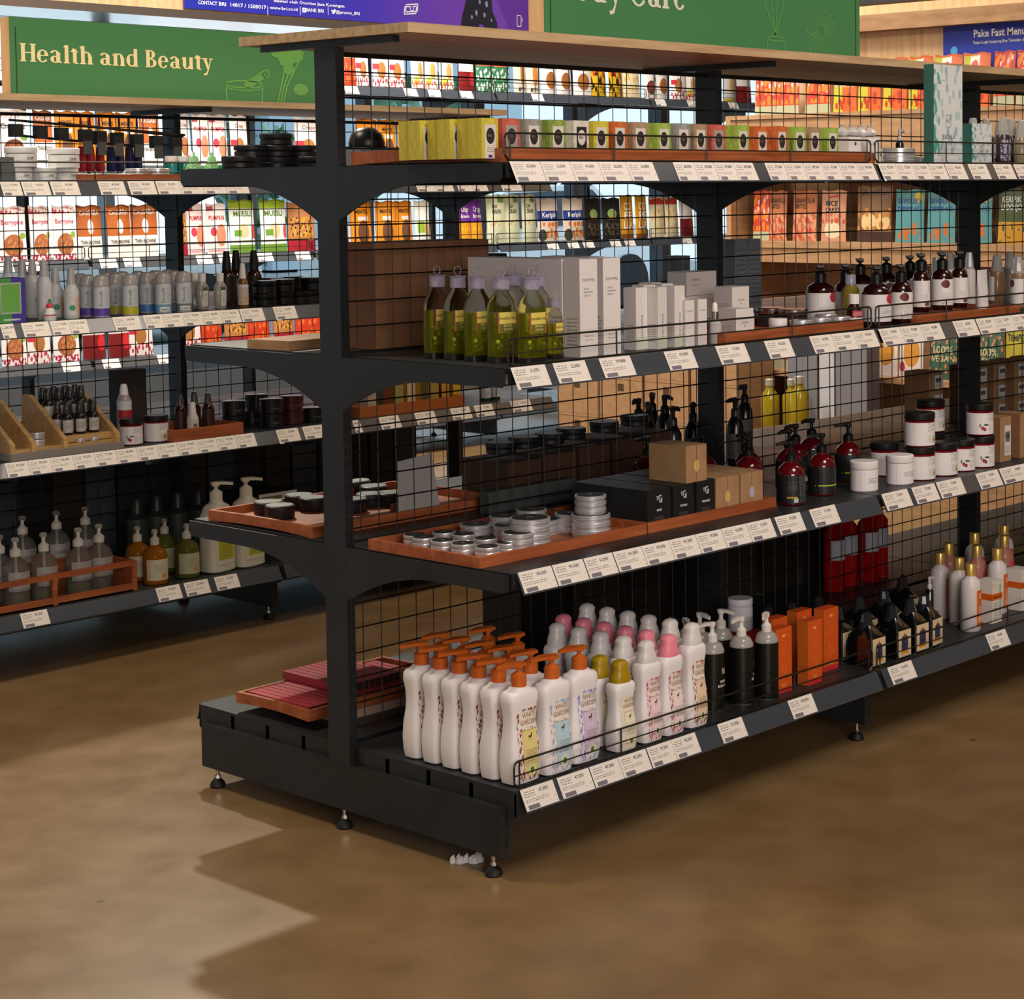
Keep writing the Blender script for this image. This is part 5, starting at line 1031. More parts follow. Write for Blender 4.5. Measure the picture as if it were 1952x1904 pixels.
def clr(o): b = MB(); b.loft(CLS, 22); b.build('bottle', mat('c4c0b8', .12, 0, .45), o, True); b = MB(); b.lathe([(.0105, .086), (.0115, .11), (.0095, .112)], 18); b.build('cap', WHITE, o, True); label(o, CLS, .009, .012, .07, art('gel', 'd2cfca', [('r', 0, .82, 1, 1, '4a5a48'), ('t', .2, .2, .8, .7, 6, '8f8c88')]), turn=.1)
CL = Kind('gel_bottle', 'bottle', clr)
for i, (px, Y) in enumerate(((373, 1.85), (387, 1.80), (421, 1.78))): CL.put((bx(px, Y), Y, B2), 0, 'clear gel bottle with white cap, %s from the left' % ORD[i], 'clear gel bottles')
BSP = spk(.017, .138, mat('8a5a20', .12, 0, .35), [('r', .05, .05, .95, .85, 'c9b4a4'), ('v', .05, .05, .95, .4, 8, .25, 'c08040')], 'spray_bottle', WHITE); BSP.put((bx(464, 1.79), 1.79, B2), 0, 'brown spray bottle with cream floral label and white cap')
AMB = spk(.024, .17, mat('3a1c08', .12, 0, .3), [('r', 0, 0, 1, 1, '20150e')], 'oil_bottle', BLK, .06)
for i, (px, Y) in enumerate(((434, 2.0), (452, 2.05), (486, 1.98))): AMB.put((bx(px, Y), Y, B2), 0, 'dark amber bottle with tall black cap behind the gel bottles, %s of three' % ORD[i], 'dark amber bottles')
BJ = jar('hair_wax_jar', 'jar', .038, .04, mat('141516', .25), mat('101112', .3), .015)
for i, (px, Y, lv) in enumerate(((505, 1.80, 0), (505, 1.80, 1), (540, 1.83, 0), (540, 1.83, 1), (572, 1.82, 0), (595, 1.85, 0), (595, 1.85, 1), (520, 1.95, 0), (520, 1.95, 1), (556, 1.97, 0), (556, 1.97, 1))): BJ.put((bx(px, Y), Y, B2+.0405*lv), 0, 'glossy black jar on the far second shelf beside the near post, %s along' % ORD[i], 'glossy black jars')
# shelf three: stepped pine display with serum bottles
def disp(o):
    b = MB(); b.box(-.19, -.03, 0, .17, .24, .02, 1); b.box(-.17, -.01, .02, .15, .2, .028, 0)
    for x in (-.185, -.12, -.02, .15): b.poly([(-.02, .02), (.2, .02), (.2, .16), (.16, .16), (-.02, .045)], 0, x, x+.014, 0)
    b.box(-.01, .005, .03, .15, .09, .05, 0); b.box(-.01, .09, .03, .15, .18, .085, 0); b.build('stepped_stand', [PINE, mat('8a8178', .6)], o)
x0 = bx(130, 1.76, 850); Kind('display_stand', 'stand', disp).put((x0, 1.77, B3), 0, 'stepped pine display stand holding small serum bottles on the far third shelf')
def ser(o):
    S = [(0, .0125, .0125, 2), (.002, .014, .014, 2), (.046, .014, .014, 2), (.054, .008, .008, 2)]; b = MB(); b.loft(S, 16); b.build('bottle', mat('1c1613', .2), o, True); label(o, S, .0125, .006, .038, art('ser', 'b9b4ac', [('t', .2, .3, .8, .8, 5, '7a7670')]), turn=-.3)
    b = MB(); b.lathe([(.009, .053), (.009, .064), (.007, .082), (.006, .083)], 14); b.build('cap', mat('3a3a3c', .25, 0, .3), o, True)
SE = Kind('serum_bottle', 'bottle', ser)
for r_, (y, z, xs) in enumerate(((1.795, .0505, (.03, .072, .115)), (1.832, .0505, (.022, .06, .1, .135)), (1.880, .0855, (.022, .058, .094, .13)), (1.922, .0855, (.03, .066, .102, .135)), (2.0, .0205, (-.16, -.12, -.08, .12, -.04)))):
    for i, x in enumerate(xs): SE.put((x0+x-(.01 if r_ < 4 else 0), y, B3+z), 0, 'small dark serum bottle on the pine display, %s row, %s from left' % (ORD[r_], ORD[i]), 'serum bottles on the display', 1.15)
STN = tin('tin', .026, .02, TINB, None)
for i, (x, y, z) in enumerate(((-.075, .03, .0285), (-.075, .03, .049), (.045, 0, .0285), (.09, .0, .0285))): (STN.put((x0+x, 1.77+y-.0, B3+z), 0, 'small silver tin on the pine display stand, %s' % ORD[i], 'small display tins', .9 if i < 2 else .55))
PB = spk(.022, .17, mat('b9aba6', .25, 0, .2), [('r', 0, .45, 1, .75, 'b3202c'), ('v', 0, .0, 1, .45, 8, .1, 'd8d0cc')], 'shampoo_bottle', WHITE, .03); PB.put((bx(232, 1.90), 1.90, B3), 0, 'tall pale bottle with bright red label beside the pine display')
for i, (px, k) in enumerate(((250, JC), (298, JA))): k.put((bx(px, 1.80, 830), 1.80, B3), 0, 'red jar with black lid and herb label on the far third shelf, %s of two' % ('left', 'right')[i], None, .93)
boxkind('carton', 'box', .1, .05, .2, mat('332a27', .6), mat('2c2422', .6)).put((bx(250, 2.0, 720), 2.02, B3), 0, 'tall dark brown carton behind the red-label bottle')
tray(bx(232, 1.73, 840)+.03, 1.735, bx(466, 1.73, 820), 1.95, B3, 'reddish wooden tray on the far third shelf with brown bottles', h=.035) if False else tray(bx(334, 1.73, 840)-.0, 1.735, bx(466, 1.73, 820), 1.95, B3, 'reddish wooden tray on the far third shelf with brown bottles', h=.035)
BRB = spk(.019, .12, mat('3a1a10', .12, 0, .3), [('r', 0, 0, 1, 1, '3a2018')], 'spray_bottle', mat('5a5552', .2, 0, .4), .03); CRB = spk(.018, .1, mat('e0d6c8', .4), [('e', .6, .5, .2, .15, '8a6a5a')], 'lotion_bottle', WHITE, .03)
BRB.put((bx(345, 1.83, 830), 1.83, B3+.0075), 0, 'dark brown bottle at the left of the far tray'); CRB.put((bx(368, 1.79, 830), 1.79, B3+.0075), 0, 'cream bottle with white cap on the far tray'); BRB.put((bx(398, 1.82, 830), 1.82, B3+.0075), 0, 'dark brown bottle right of the cream one on the far tray'); BRB.put((bx(372, 1.89, 830), 1.89, B3+.0075), 0, 'dark brown bottle behind the cream one on the far tray')
def wbj(t, c):
    S = [(0, .034, .034, 2), (.04, .036, .036, 2)]
    def fn(o): b = MB(); b.lathe([(.034, 0), (.036, .002), (.036, .03)], 24); b.build('jar', mat(c, .3), o, True); b = MB(); b.lathe([(.0365, .03), (.0365, .044), (.034, .045)], 24); b.build('lid', mat(c, .25), o, True); label(o, S, .032, .006, .028, mat(c, .35), ((t, 0, .012, .0065),), mat('9a968f', .5), turn=-.1)
    return Kind('hair_wax_jar', 'jar', fn)
WJS = [wbj('HERBAL', '1b1c1e'), wbj('WATERBASED', '17181b'), wbj('OIL BASED', '4a1a1e'), wbj('MATTECLAY', '1b1c1a')]
for i, (k, px, lv, Y) in enumerate(((0, 446, 0, 1.85), (0, 446, 1, 1.85), (1, 480, 0, 1.92), (1, 518, 0, 1.8), (1, 518, 1, 1.8), (2, 556, 0, 1.82), (2, 556, 1, 1.82), (3, 597, 0, 1.82), (3, 640, 0, 1.82), (3, 490, 1, 1.95))):
    WJS[k].put((bx(px, Y, 800), Y, B3+.0455*lv), 0, '%s hair wax jar, %s along on the far third shelf' % (['black herbal', 'black waterbased', 'dark red oil based', 'black matte clay'][k], ORD[i]), 'hair wax jars', 1.12 if lv == 0 and False else 1.0)
tray(bx(690, 1.75, 780), 1.76, bx(890, 1.75, 770), 2.0, B3, 'orange-brown wooden tray seen through the mesh holding small books', h=.035, m=mat('b0602c', .5))
BKC = ['c9b49a', '7a3a22', 'a8a060', 'd8c4a4', '5a5a30', 'b49a4a', 'd9a02c', 'e0b030']
for i, px in enumerate((700, 730, 752, 775, 800, 820, 840, 862)):
    BKK = boxkind('soap_box', 'box', .035, .05, .09, mat(BKC[i], .5), mat(BKC[(i+3) % 8], .5)); BKK.put((bx(px, 1.83, 760), 1.83, B3+.008), 0, 'small upright soap carton in the orange-brown tray, %s from the left' % ORD[i], 'small upright cartons')
GRT = spk(.02, .1, mat('1d4a24', .2, 0, .2), [('e', .5, .4, .2, .12, 'b0c8a0')], 'oil_bottle', mat('1a2a1c', .3), .03)
for i, px in enumerate((925, 943)): GRT.put((bx(px, 1.82, 750), 1.82, B3), 0, 'small dark green bottle beyond the mesh, %s of two' % ('left', 'right')[i])
# base shelf of the far unit
ORC = mat('a8442a', .5)
def crate(o):
    b = MB(); w = .5
    b.box(0, 0, 0, w, .012, .022); b.box(0, 0, .075, w, .012, .09); b.box(0, .2, 0, w, .212, .09); b.box(0, 0, 0, w, .2, .005)
    for x in (0, w*.45, w-.014): b.box(x, -.0008, .0006, x+.014, .0131, .0894)
    for x in (0, w-.012): b.box(x, .0132, .0056, x+.012, .1998, .0896)
    b.build('open_crate', PANELX, o)
cx_ = bx(263, 1.74, 1100)-.5; ck = Kind('wooden_crate', 'crate', crate); ck.put((cx_, 1.745, B4), 0, 'reddish open-front wooden crate on the far bottom shelf holding clear pump bottles')
CS = [(0, .028, .028, 2), (.003, .031, .031, 2), (.085, .031, .031, 2), (.1, .024, .024, 2), (.108, .012, .012, 2), (.115, .012, .012, 2)]
def hanan(o):
    b = MB(); b.loft(CS, 22); b.build('bottle', mat('c9c4b8', .06, 0, .85, 1.15), o, True); b = MB(); b.loft([(.003, .0285, .0285, 2), (.03, .0285, .0285, 2)], 20); b.build('liquid', mat('8a8458', .1, 0, .5, 1.2), o, True)
    label(o, CS, .026, .035, .08, art('hanan', 'aaa59c', [('v', .5, .6, 1, 1, 8, .2, '6a5a54'), ('e', .5, .05, .5, .12, '8d8882')]), (('HANAN', 0, .055, .010, .034),), mat('5f5a55', .5), turn=-.1); pump(o, .114, .0125, mat('cfc8bd', .4), reach=.036, neck=.014, tall=.03, dirx=(-.5, -.86)); b = MB(); b.tube((0, 0, .01), (0, 0, .113), .003, 8); b.build('dip_tube', mat('cfc8bd', .4), o)
HN = Kind('pump_bottle', 'bottle', hanan)
for i, (px, Y) in enumerate(((30, 1.82), (84, 1.83), (150, 1.82), (190, 1.83), (45, 2.01), (110, 2.01), (165, 2.01), (0, 1.9))): HN.put((bx(px, Y, 1080), Y, B4+(.006 if Y < 1.95 else 0)+(0 if Y < 1.95 else .03)), .0, 'clear pump bottle, %s in the %s' % (ORD[i if i < 4 else i-4], 'crate on the far bottom shelf' if i < 4 else 'row behind the crate'), 'clear pump bottles', 1.22)
def soapp(c, lc):
    S = [(0, .028, .028, 2), (.003, .031, .031, 2), (.07, .031, .031, 2), (.085, .027, .027, 2), (.098, .011, .011, 2), (.103, .011, .011, 2)]
    def fn(o): b = MB(); b.loft(S, 22); b.build('bottle', mat(c, .1, 0, .55, 1.2), o, True); label(o, S, .028, .012, .065, art('soapp'+lc, lc, [('t', .25, .4, .75, .8, 5, '9a9478'), ('e', .7, .2, .12, .12, 'd08a50')]), turn=-.2); pump(o, .1, .0115, mat('cfc8b8', .4), reach=.03, neck=.015, tall=.02, dirx=(-.5, -.86))
    return Kind('pump_bottle', 'bottle', fn)
SO, SG = soapp('c2781e', 'cfc6a8'), soapp('7d7f3a', 'b9b894')
for k, px, Y, l in ((SO, 263, 1.88, 'orange soap pump bottle, left of two'), (SO, 296, 1.79, 'orange soap pump bottle with cream label, right of two'), (SG, 315, 1.93, 'olive soap pump bottle behind the orange one'), (SG, 357, 1.8, 'olive green soap pump bottle with pale label beside the tall white bottles')): k.put((bx(px, Y, 1080), Y, B4), 0, l, None, 1.18)
GW = [(0, .034, .024, 3.5), (.004, .04, .028, 3.5), (.1, .039, .027, 3.5), (.13, .037, .026, 3.5), (.15, .03, .022, 2.8), (.158, .016, .016, 2), (.165, .014, .014, 2)]
def gww(o):
    b = MB(); b.loft(GW, 26); b.build('bottle', mat('dcd8c4', .4), o, True); label(o, GW, .03, .02, .135, art('gww', 'dcd8c4', [('e', .5, .78, .42, .22, 'b4b832'), ('r', .1, .08, .9, .55, 'b4b832'), ('t', .25, .15, .75, .4, 5, '8f9440')]), turn=0); pump(o, .163, .0145, mat('dcd8c4', .4), reach=.04, neck=.018, tall=.022, dirx=(.85, -.5), fat=1.2)
GWK = Kind('pump_bottle', 'bottle', gww)
for k, (px, Y) in enumerate(((415, 1.8), (472, 1.8))): GWK.put((bx(px, Y, 1080), Y, B4), .2, 'big white pump bottle with lime green label, %s of two' % ('left', 'right')[k], None, 1.36)
DGK = spk(.04, .24, mat('2d332e', .35), [('r', 0, 0, 1, 1, '3a4038')], 'shampoo_bottle', mat('2a2c2a', .4), .05)
for i, (px, Y) in enumerate(((262, 2.06), (300, 2.06), (340, 2.06), (380, 2.06))): DGK.put((bx(px, Y, 1000), Y, B4), 0, 'large shadowed bottle at the back of the far bottom shelf, %s along' % ORD[i], 'large shadowed bottles', .9)
dm = boxkind('carton', 'box', .15, .06, .065, art('douche', 'cfccc4', [('r', .05, .5, .6, .85, '6a6c3a')]), mat('2a2c26', .5), None, lambda o: MB() and None)
def dch(o):
    b = MB(); b.box(-.075, -.09, 0, .075, .09, .065, 1, 0, 1, 1); b.build('carton', [art('douche', 'cfccc4', [('r', .06, .52, .6, .88, '5e6136'), ('e', .92, .8, .03, .06, '6a6c5a')]), mat('23251f', .5)], o); b = MB(); b.text('mydouche', lambda x, z: (x, -.0906, z), .02, .012, .014, 0, 0, .085); b.build('print', mat('7a7870', .5), o)
Kind('carton', 'box', dch).put((bx(530, 1.86, 940), 1.95, B4+.14), 0, 'white-fronted mydouche carton on dark cartons at the far bottom shelf'); boxkind('carton', 'box', .15, .17, .139, mat('161714', .6), mat('141512', .6)).put((bx(530, 1.86, 940), 1.95, B4), 0, 'dark carton under the mydouche carton')

# goods on the hidden side of the far unit, seen through its mesh
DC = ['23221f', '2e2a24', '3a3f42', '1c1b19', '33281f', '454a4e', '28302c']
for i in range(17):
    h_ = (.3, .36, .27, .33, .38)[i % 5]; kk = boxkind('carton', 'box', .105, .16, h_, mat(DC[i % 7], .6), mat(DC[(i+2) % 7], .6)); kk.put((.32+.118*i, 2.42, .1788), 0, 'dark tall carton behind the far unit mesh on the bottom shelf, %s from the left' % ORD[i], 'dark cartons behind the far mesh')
# dark goods on the back of the near unit's bottom shelf
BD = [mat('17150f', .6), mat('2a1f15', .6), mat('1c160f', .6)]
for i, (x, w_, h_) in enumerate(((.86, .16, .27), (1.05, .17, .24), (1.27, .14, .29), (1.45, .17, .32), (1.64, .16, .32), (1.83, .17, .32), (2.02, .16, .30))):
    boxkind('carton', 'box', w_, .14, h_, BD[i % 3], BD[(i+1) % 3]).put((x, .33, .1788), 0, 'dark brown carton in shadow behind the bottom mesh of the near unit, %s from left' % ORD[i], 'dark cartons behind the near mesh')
RS = [(0, .026, .026, 2), (.003, .028, .028, 2), (.15, .028, .028, 2), (.17, .012, .012, 2), (.185, .011, .011, 2)]
def redb(o):
    b = MB(); b.loft(RS, 20); b.build('bottle', mat('c01018', .08, 0, .6, 1.2), o, True); label(o, RS, .022, .08, .13, mat('a8a8b0', .5), turn=-.3); b = MB(); b.lathe([(.013, .184), (.013, .205), (.011, .207)], 14); b.build('cap', BLK, o, True)
RB = Kind('shampoo_bottle', 'bottle', redb)
for i, px in enumerate((1590, 1625, 1655, 1683)): RB.put((axp(px, 1050, .13), .13+.02*(i % 2), .1788), 0, 'translucent red bottle behind the bottom mesh, %s from the left' % ORD[i], 'translucent red bottles', 1.15)
# ================================================================ snack shelves by the window
GC_, SCC = gondola('shelving_gondola', .9, 4.82, 5, (1.86, 1.47, 1.06, .62, .1788), False, label='dark steel snack shelving unit in front of the bright windows', nomesh=(0, 1, 2, 3, 4), railf=(0, 2), back=False, zt=2.1)
YC = 4.82-.5193
for i in range(5):
    for k, h in enumerate((1.86, 1.47, 1.06, .62)):
        x = .9+L*i+.05
        while x < .9+L*(i+1)-.1:
            if random.random() < .6: price_tag(SCC[(i, k, -1)], x, .085, YC, h, None)
            x += random.choice((.12, .16, .22))
def pouch(w, h, m, txt=(), ink=None, side=None):
    d = .032
    def F(x, z, sg=-1, off=0):
        t = z/h; bul = (1-(2*x/w)**2*.85)*(math.sin(math.pi*min(1, (t*.93+.12)))**.7 if t < .93 else .02); ww = 1-.04*math.sin(math.pi*t)
        return (x*ww, sg*(d*.5*max(bul, .03)+off)+(t-.5)*.012, z+.004*math.sin(x*60)*(t > .9))
    def fn(o):
        b = MB(); nx, nz = 8, 10
        b.fn(lambda x, z: F(x, z), -w/2, w/2, 0, h, nx, nz, 0); b.fn(lambda x, z: F(-x, z, 1), -w/2, w/2, 0, h, nx, nz, 1)
        for s_ in (-1, 1):
            for j in range(nz):
                a, c = h*j/nz, h*(j+1)/nz; b.quad(F(s_*w/2, a), F(s_*w/2, a, 1), F(s_*w/2, c, 1), F(s_*w/2, c), 1)
        b.quad(F(-w/2, 0), F(w/2, 0), F(w/2, 0, 1), F(-w/2, 0, 1), 1)
        b.build('pouch', [m, side or m], o, True); s = MB(); s.fn(lambda x, z: F(x, z, -1, .0009), -w/2+.002, w/2-.002, h*.945, h*.995, 8, 1, 0); s.build('top_seal', side or m, o)
        if txt:
            b = MB(); [b.text(t[0], lambda x, z: F(x, z, -1, .0016), t[1]*w, t[2]*h, t[3]*h, t[5] if len(t) > 5 else 0, .015, (t[4]*w) if len(t) > 4 and t[4] else None) for t in txt]; b.build('print', ink or [INK], o)
    return fn
WI = mat('efe9e2', .5); RI = mat('b8283a', .5); BK2 = mat('2a2622', .5); GI = mat('4f7a1e', .5); BI = mat('1f3f8a', .5)
def P(nm, base, shs, txt=(), ink=None, w=.155, h=.235, side=None):
    k = Kind('snack_pouch', 'snack bag', pouch(w, h, art('bag_'+nm, base, shs), txt, ink, mat(side or base, .45))); k.w = w; return k
PC = dict(
 choc=P('choc', 'efe6e2', [('v', 0, .85, 1, 1, 9, .3, 'd8a0a0'), ('e', .5, .3, .34, .17, '6a3424'), ('e', .5, .32, .2, .1, '8a4a34'), ('e', .85, .5, .14, .06, '6f9a3a')], (('Chocopine', 0, .66, .1, .8),), [mat('5a4440', .5)]),
 berry=P('berry', 'f4ecec', [('v', 0, .86, 1, 1, 9, .4, 'd04a60'), ('e', .5, .3, .36, .2, 'a8643c'), ('v', .2, .15, .8, .45, 9, .3, 'c88a5c'), ('v', 0, 0, 1, .12, 9, .4, 'b83a50'), ('e', .85, .47, .13, .06, '8aa84a')], (('Berrypine', 0, .68, .09, .8),), [mat('c05a70', .5)]),
 cass=P('cass', 'b8622a', [('r', 0, 0, 1, .42, 'f2eee8'), ('e', .5, .6, .12, .14, 'f2eee8')], (('CASSABA', 0, .82, .09, .8), ('THIN BROWNIE', 0, .28, .07, .8, 1)), [WI, BK2], side='8a4a20'),
 pump=P('pump', 'f2e2de', [('e', .7, .38, .28, .22, 'd88a6a'), ('e', .3, .45, .15, .09, 'c83a50'), ('r', .05, .05, .9, .09, 'e0a0a8'), ('r', .02, .86, .35, 1, 'b83a4a')], (('PUMPKIN', 0, .68, .09, .8),), [RI], w=.135),
 mues=P('mues', 'eef0e8', [('r', 0, .84, 1, 1, '9ab82c'), ('e', .5, .42, .22, .14, 'd8c89a'), ('r', .15, .32, .42, .44, '6f9a3a'), ('e', .95, .4, .1, .14, 'd0503a'), ('r', 0, 0, 1, .16, '6f9a3a')], (('MUESLI', 0, .7, .1, .7),), [GI], side='6f8a1e', w=.17, h=.25),
 choco2=P('choco2', 'b87a4a', [('v', .1, .3, .9, .7, 7, .38, 'd89a3a'), ('v', .1, .3, .9, .7, 9, .25, '3a2418'), ('r', 0, 0, 1, .22, 'a82030')], (), None),
 orng=P('orng', 'e0891c', [('e', .55, .35, .28, .25, '6a4630'), ('r', .3, .6, .8, .68, 'd8d0c8')], (('MENTES', 0, .75, .08, .6),), [BK2], side='b86a14'),
 green=P('green', 'e8ece0', [('r', .1, .3, .5, .55, '8ab03a'), ('e', .7, .4, .2, .18, 'd8a860')], (), None, w=.13),
 purp=P('purp', 'e8981c', [('r', 0, .5, 1, 1, '6a2a92'), ('v', .1, .05, .9, .4, 7, .3, 'f0b840')], (('Crispy', 0, .74, .12, .6), ('Brownies', 0, .6, .09, .7)), [WI], w=.14, side='4a1a6a'),
 grain=P('grain', 'cfd0ae', [('r', .6, .84, .95, 1, '6f8a4a'), ('v', .15, .36, .85, .52, 8, .3, 'c89a6a'), ('v', .1, .05, .9, .2, 9, .2, 'a8aa8a')], (("OH", -.1, .73, .08), ('GRAIN!', 0, .62, .09, .5)), [BK2], h=.26),
 ker=P('ker', 'd8c8b8', [('r', 0, .48, 1, .72, '2a3f8a'), ('v', .2, .05, 1, .45, 6, .4, 'd8742c'), ('e', .2, .15, .18, .14, '3a3f3a')], (('Keripik', .05, .57, .12, .7),), [WI], w=.19),
 blk=P('blk', '1c1a18', [('e', .5, .62, .26, .12, '8a9a5a'), ('r', .2, .48, .8, .53, '8a3a2a'), ('n', .1, .1, .9, .4, 7, .5, '5a4a3a')], (), None),
 cop=P('cop', 'd89a1e', [('r', .1, .1, .9, .8, 'c98a1a'), ('r', 0, 0, 1, .1, '8a4a20')], (('CO', 0, .66, .17, .6), ('PE', 0, .45, .17, .6), ('LLA', 0, .24, .17, .7)), [WI], w=.13, h=.25),
 crm=P('crm', 'e0cfa8', [('r', 0, .82, 1, 1, 'b83a2a'), ('v', .1, .2, .9, .7, 5, .3, 'd8a850')], (), None, w=.14),
 pop=P('pop', '2f6a4a', [('v', .0, .0, 1, .55, 7, .35, 'b8c8b8'), ('r', .05, .6, .95, .95, 'd8582c')], (('POPPED', 0, .72, .11, .8),), [mat('e8c8a8', .5)], w=.14),
 sil=P('sil', 'cfc8b8', [('e', .6, .45, .2, .25, 'c07a3a'), ('r', 0, .88, 1, 1, '9a9478')], (('grit', 0, .1, .08, .5),), [BK2], w=.14),
 cook=P('cook', 'e4dfda', [('e', .55, .35, .36, .2, 'a0602c'), ('t', .2, .6, .8, .8, 4, 'b0a8a0')], (), None, w=.15),
 yb=P('yb', 'd8a81e', [('n', 0, 0, 1, 1, 4, .52, '2a1c10'), ('v', .1, .3, .9, .9, 4, .3, 'c83a1c')], (), None),
 redw=P('redw', 'e4dcd6', [('r', 0, 0, 1, .45, '7a1a1c'), ('e', .8, .3, .2, .15, 'd02a30')], (), None),
 redp=P('redp', 'c8381e', [('t', .1, .6, .9, .9, 4, 'e8a050'), ('v', .1, .1, .9, .5, 6, .3, 'e07030')], (), None),
 whr=P('whr', 'ece4e0', [('e', .45, .38, .25, .18, 'a8703c'), ('r', 0, .4, .3, .52, 'c8303c'), ('v', 0, 0, 1, .25, 7, .3, 'b83a44')], (('Crispy', 0, .76, .08, .5),), [mat('9a6a6a', .5)]),
 whg=P('whg', 'ece6dc', [('e', .6, .42, .22, .18, 'c89a5a'), ('e', .3, .2, .2, .1, 'c8c04a'), ('v', 0, 0, 1, .2, 7, .3, 'd0503a')], (), None),
 ken=P('ken', 'eae2da', [('e', .6, .45, .25, .18, 'e8b870'), ('r', 0, 0, 1, .1, 'd8c040')], (('KEN', 0, .68, .16, .6),), [BK2], w=.18))
DSC = dict(choc='white chocolate', berry='white berry biscuit', cass='brown and white CASSABA', pump='pink PUMPKIN', mues='white and green MUESLI', choco2='tan cereal', orng='orange', green='white and green', purp='purple and orange', grain='pale green GRAIN', ker='cream and blue Keripik', blk='black', cop='yellow', crm='cream with red top', pop='green popcorn', sil='silver', cook='white cookie', yb='yellow and black', redw='white and dark red', redp='red', whr='white and red biscuit', whg='white and yellow biscuit', ken='white KEN')
def rowC(z, h, items, nm, py):
    X = [axp(px, py, YC+.07) for k, px in items]
    for i, (k, px) in enumerate(items):
        gap = min([abs(X[i]-X[j]) for j in (i-1, i+1) if 0 <= j < len(X)]); s_ = min(1, gap*.96/PC[k].w)
        PC[k].put((axp(px, py, YC+.07), YC+.07+.01*(i % 2), h+.001), .12*math.sin(i*2.1), '%s snack pouch, %s from left on the %s' % (DSC[k], ORD[i] if i < 20 else ['twenty-first', 'twenty-second', 'twenty-third', 'twenty-fourth', 'twenty-fifth', 'twenty-sixth', 'twenty-seventh', 'twenty-eighth', 'twenty-ninth', 'thirtieth', 'thirty-first', 'thirty-second', 'thirty-third'][i-20], nm), 'snack pouches on the '+nm, (s_, 1, 1))
rowC(0, 1.86, [('redp', 664), ('whr', 692), ('whr', 726), ('whr', 758), ('whg', 795), ('whg', 822), ('whg', 850), ('redw', 890), ('pop', 924), ('pop', 957), ('sil', 990), ('sil', 1017), ('cook', 1046), ('cook', 1077), ('cook', 1108), ('yb', 1142), ('yb', 1172), ('crm', 1204), ('choc', 1238), ('cook', 1263), ('whr', 1292), ('whg', 1318), ('ken', 1390), ('redw', 1418)], 'highest snack shelf', 140)
rowC(0, 1.47, [('choc', 24), ('cass', 85), ('orng', 125), ('orng', 165), ('orng', 205), ('orng', 245), ('cass', 285), ('whr', 352), ('pump', 382), ('pump', 418), ('whr', 455), ('whr', 590), ('orng', 700), ('orng', 740), ('orng', 778), ('crm', 1010), ('crm', 1040)], 'second snack shelf', 270)
rowC(0, 1.06, [('berry', 22), ('berry', 78), ('berry', 122), ('cass', 172), ('cass', 226), ('cass', 277), ('choco2', 338), ('pump', 375), ('pump', 412), ('mues', 463), ('mues', 520), ('choco2', 576), ('choco2', 640), ('orng', 690), ('orng', 735), ('orng', 772), ('green', 805), ('green', 860), ('purp', 885), ('purp', 910), ('grain', 945), ('grain', 978), ('grain', 1008), ('ker', 1046), ('ker', 1092), ('blk', 1132), ('blk', 1165), ('cop', 1197), ('cop', 1222), ('crm', 1254), ('crm', 1280), ('redw', 1310)], 'middle snack shelf', 430)
rowC(0, .62, [('berry', 25), ('whr', 75), ('berry', 125), ('redw', 180), ('redw', 225), ('whr', 270), ('whr', 360), ('redp', 405), ('choco2', 450), ('redp', 495), ('choco2', 540), ('redp', 590), ('ker', 1062), ('ker', 1098), ('redp', 1135)], 'lower snack shelf', 640)
# ================================================================ pine wall unit on the right
XD = 4.75; DP = wood('d_pine', '9a7450', 'a8815b', 'b38d66', (3, 3, 14))
g = tag(empty('wall_shelf_unit', (XD, 1, 0)), 'pine wall shelving unit on the right behind the near unit', 'shelving')
for nm, (y0, z0, y1, z1, x0, x1) in dict(back=(-1.5, 0, 1.85, 1.67, .45, .48), fascia=(-1.5, 1.40, 1.85, 1.675, 0, .02)).items():
    b = MB(); b.box(x0, y0, z0, x1, y1, z1); b.build(nm+'_board', DP, g)
for z, th in ((1.695, .02), (1.09, .03), (.47, .025), (.16, .03)):
    b = MB(); b.box(-.01, -1.5, z-th, .45 if z < 1.6 else .22, 1.85, z); b.build('shelf', DP, g)
b = MB(); b.box(0, -1.5, .99, .02, 1.85, 1.06); b.build('fascia_board', DP, g)
b = MB(); b.box(0, 1.85, 0, .48, 1.88, 1.695); b.build('side_panel', DP, g)
b = MB(); b.box(.02, -1.5, 0, .04, 1.85, .13); b.build('plinth', mat('2c2622', .7), g)
def dy(px, py, X=XD+.08): return at(px, py, 0, X).y
def PD(nm, base, shs, txt=(), ink=None, w=.15, h=.24, side=None): return P('d_'+nm, base, shs, txt, ink, w, h, side)
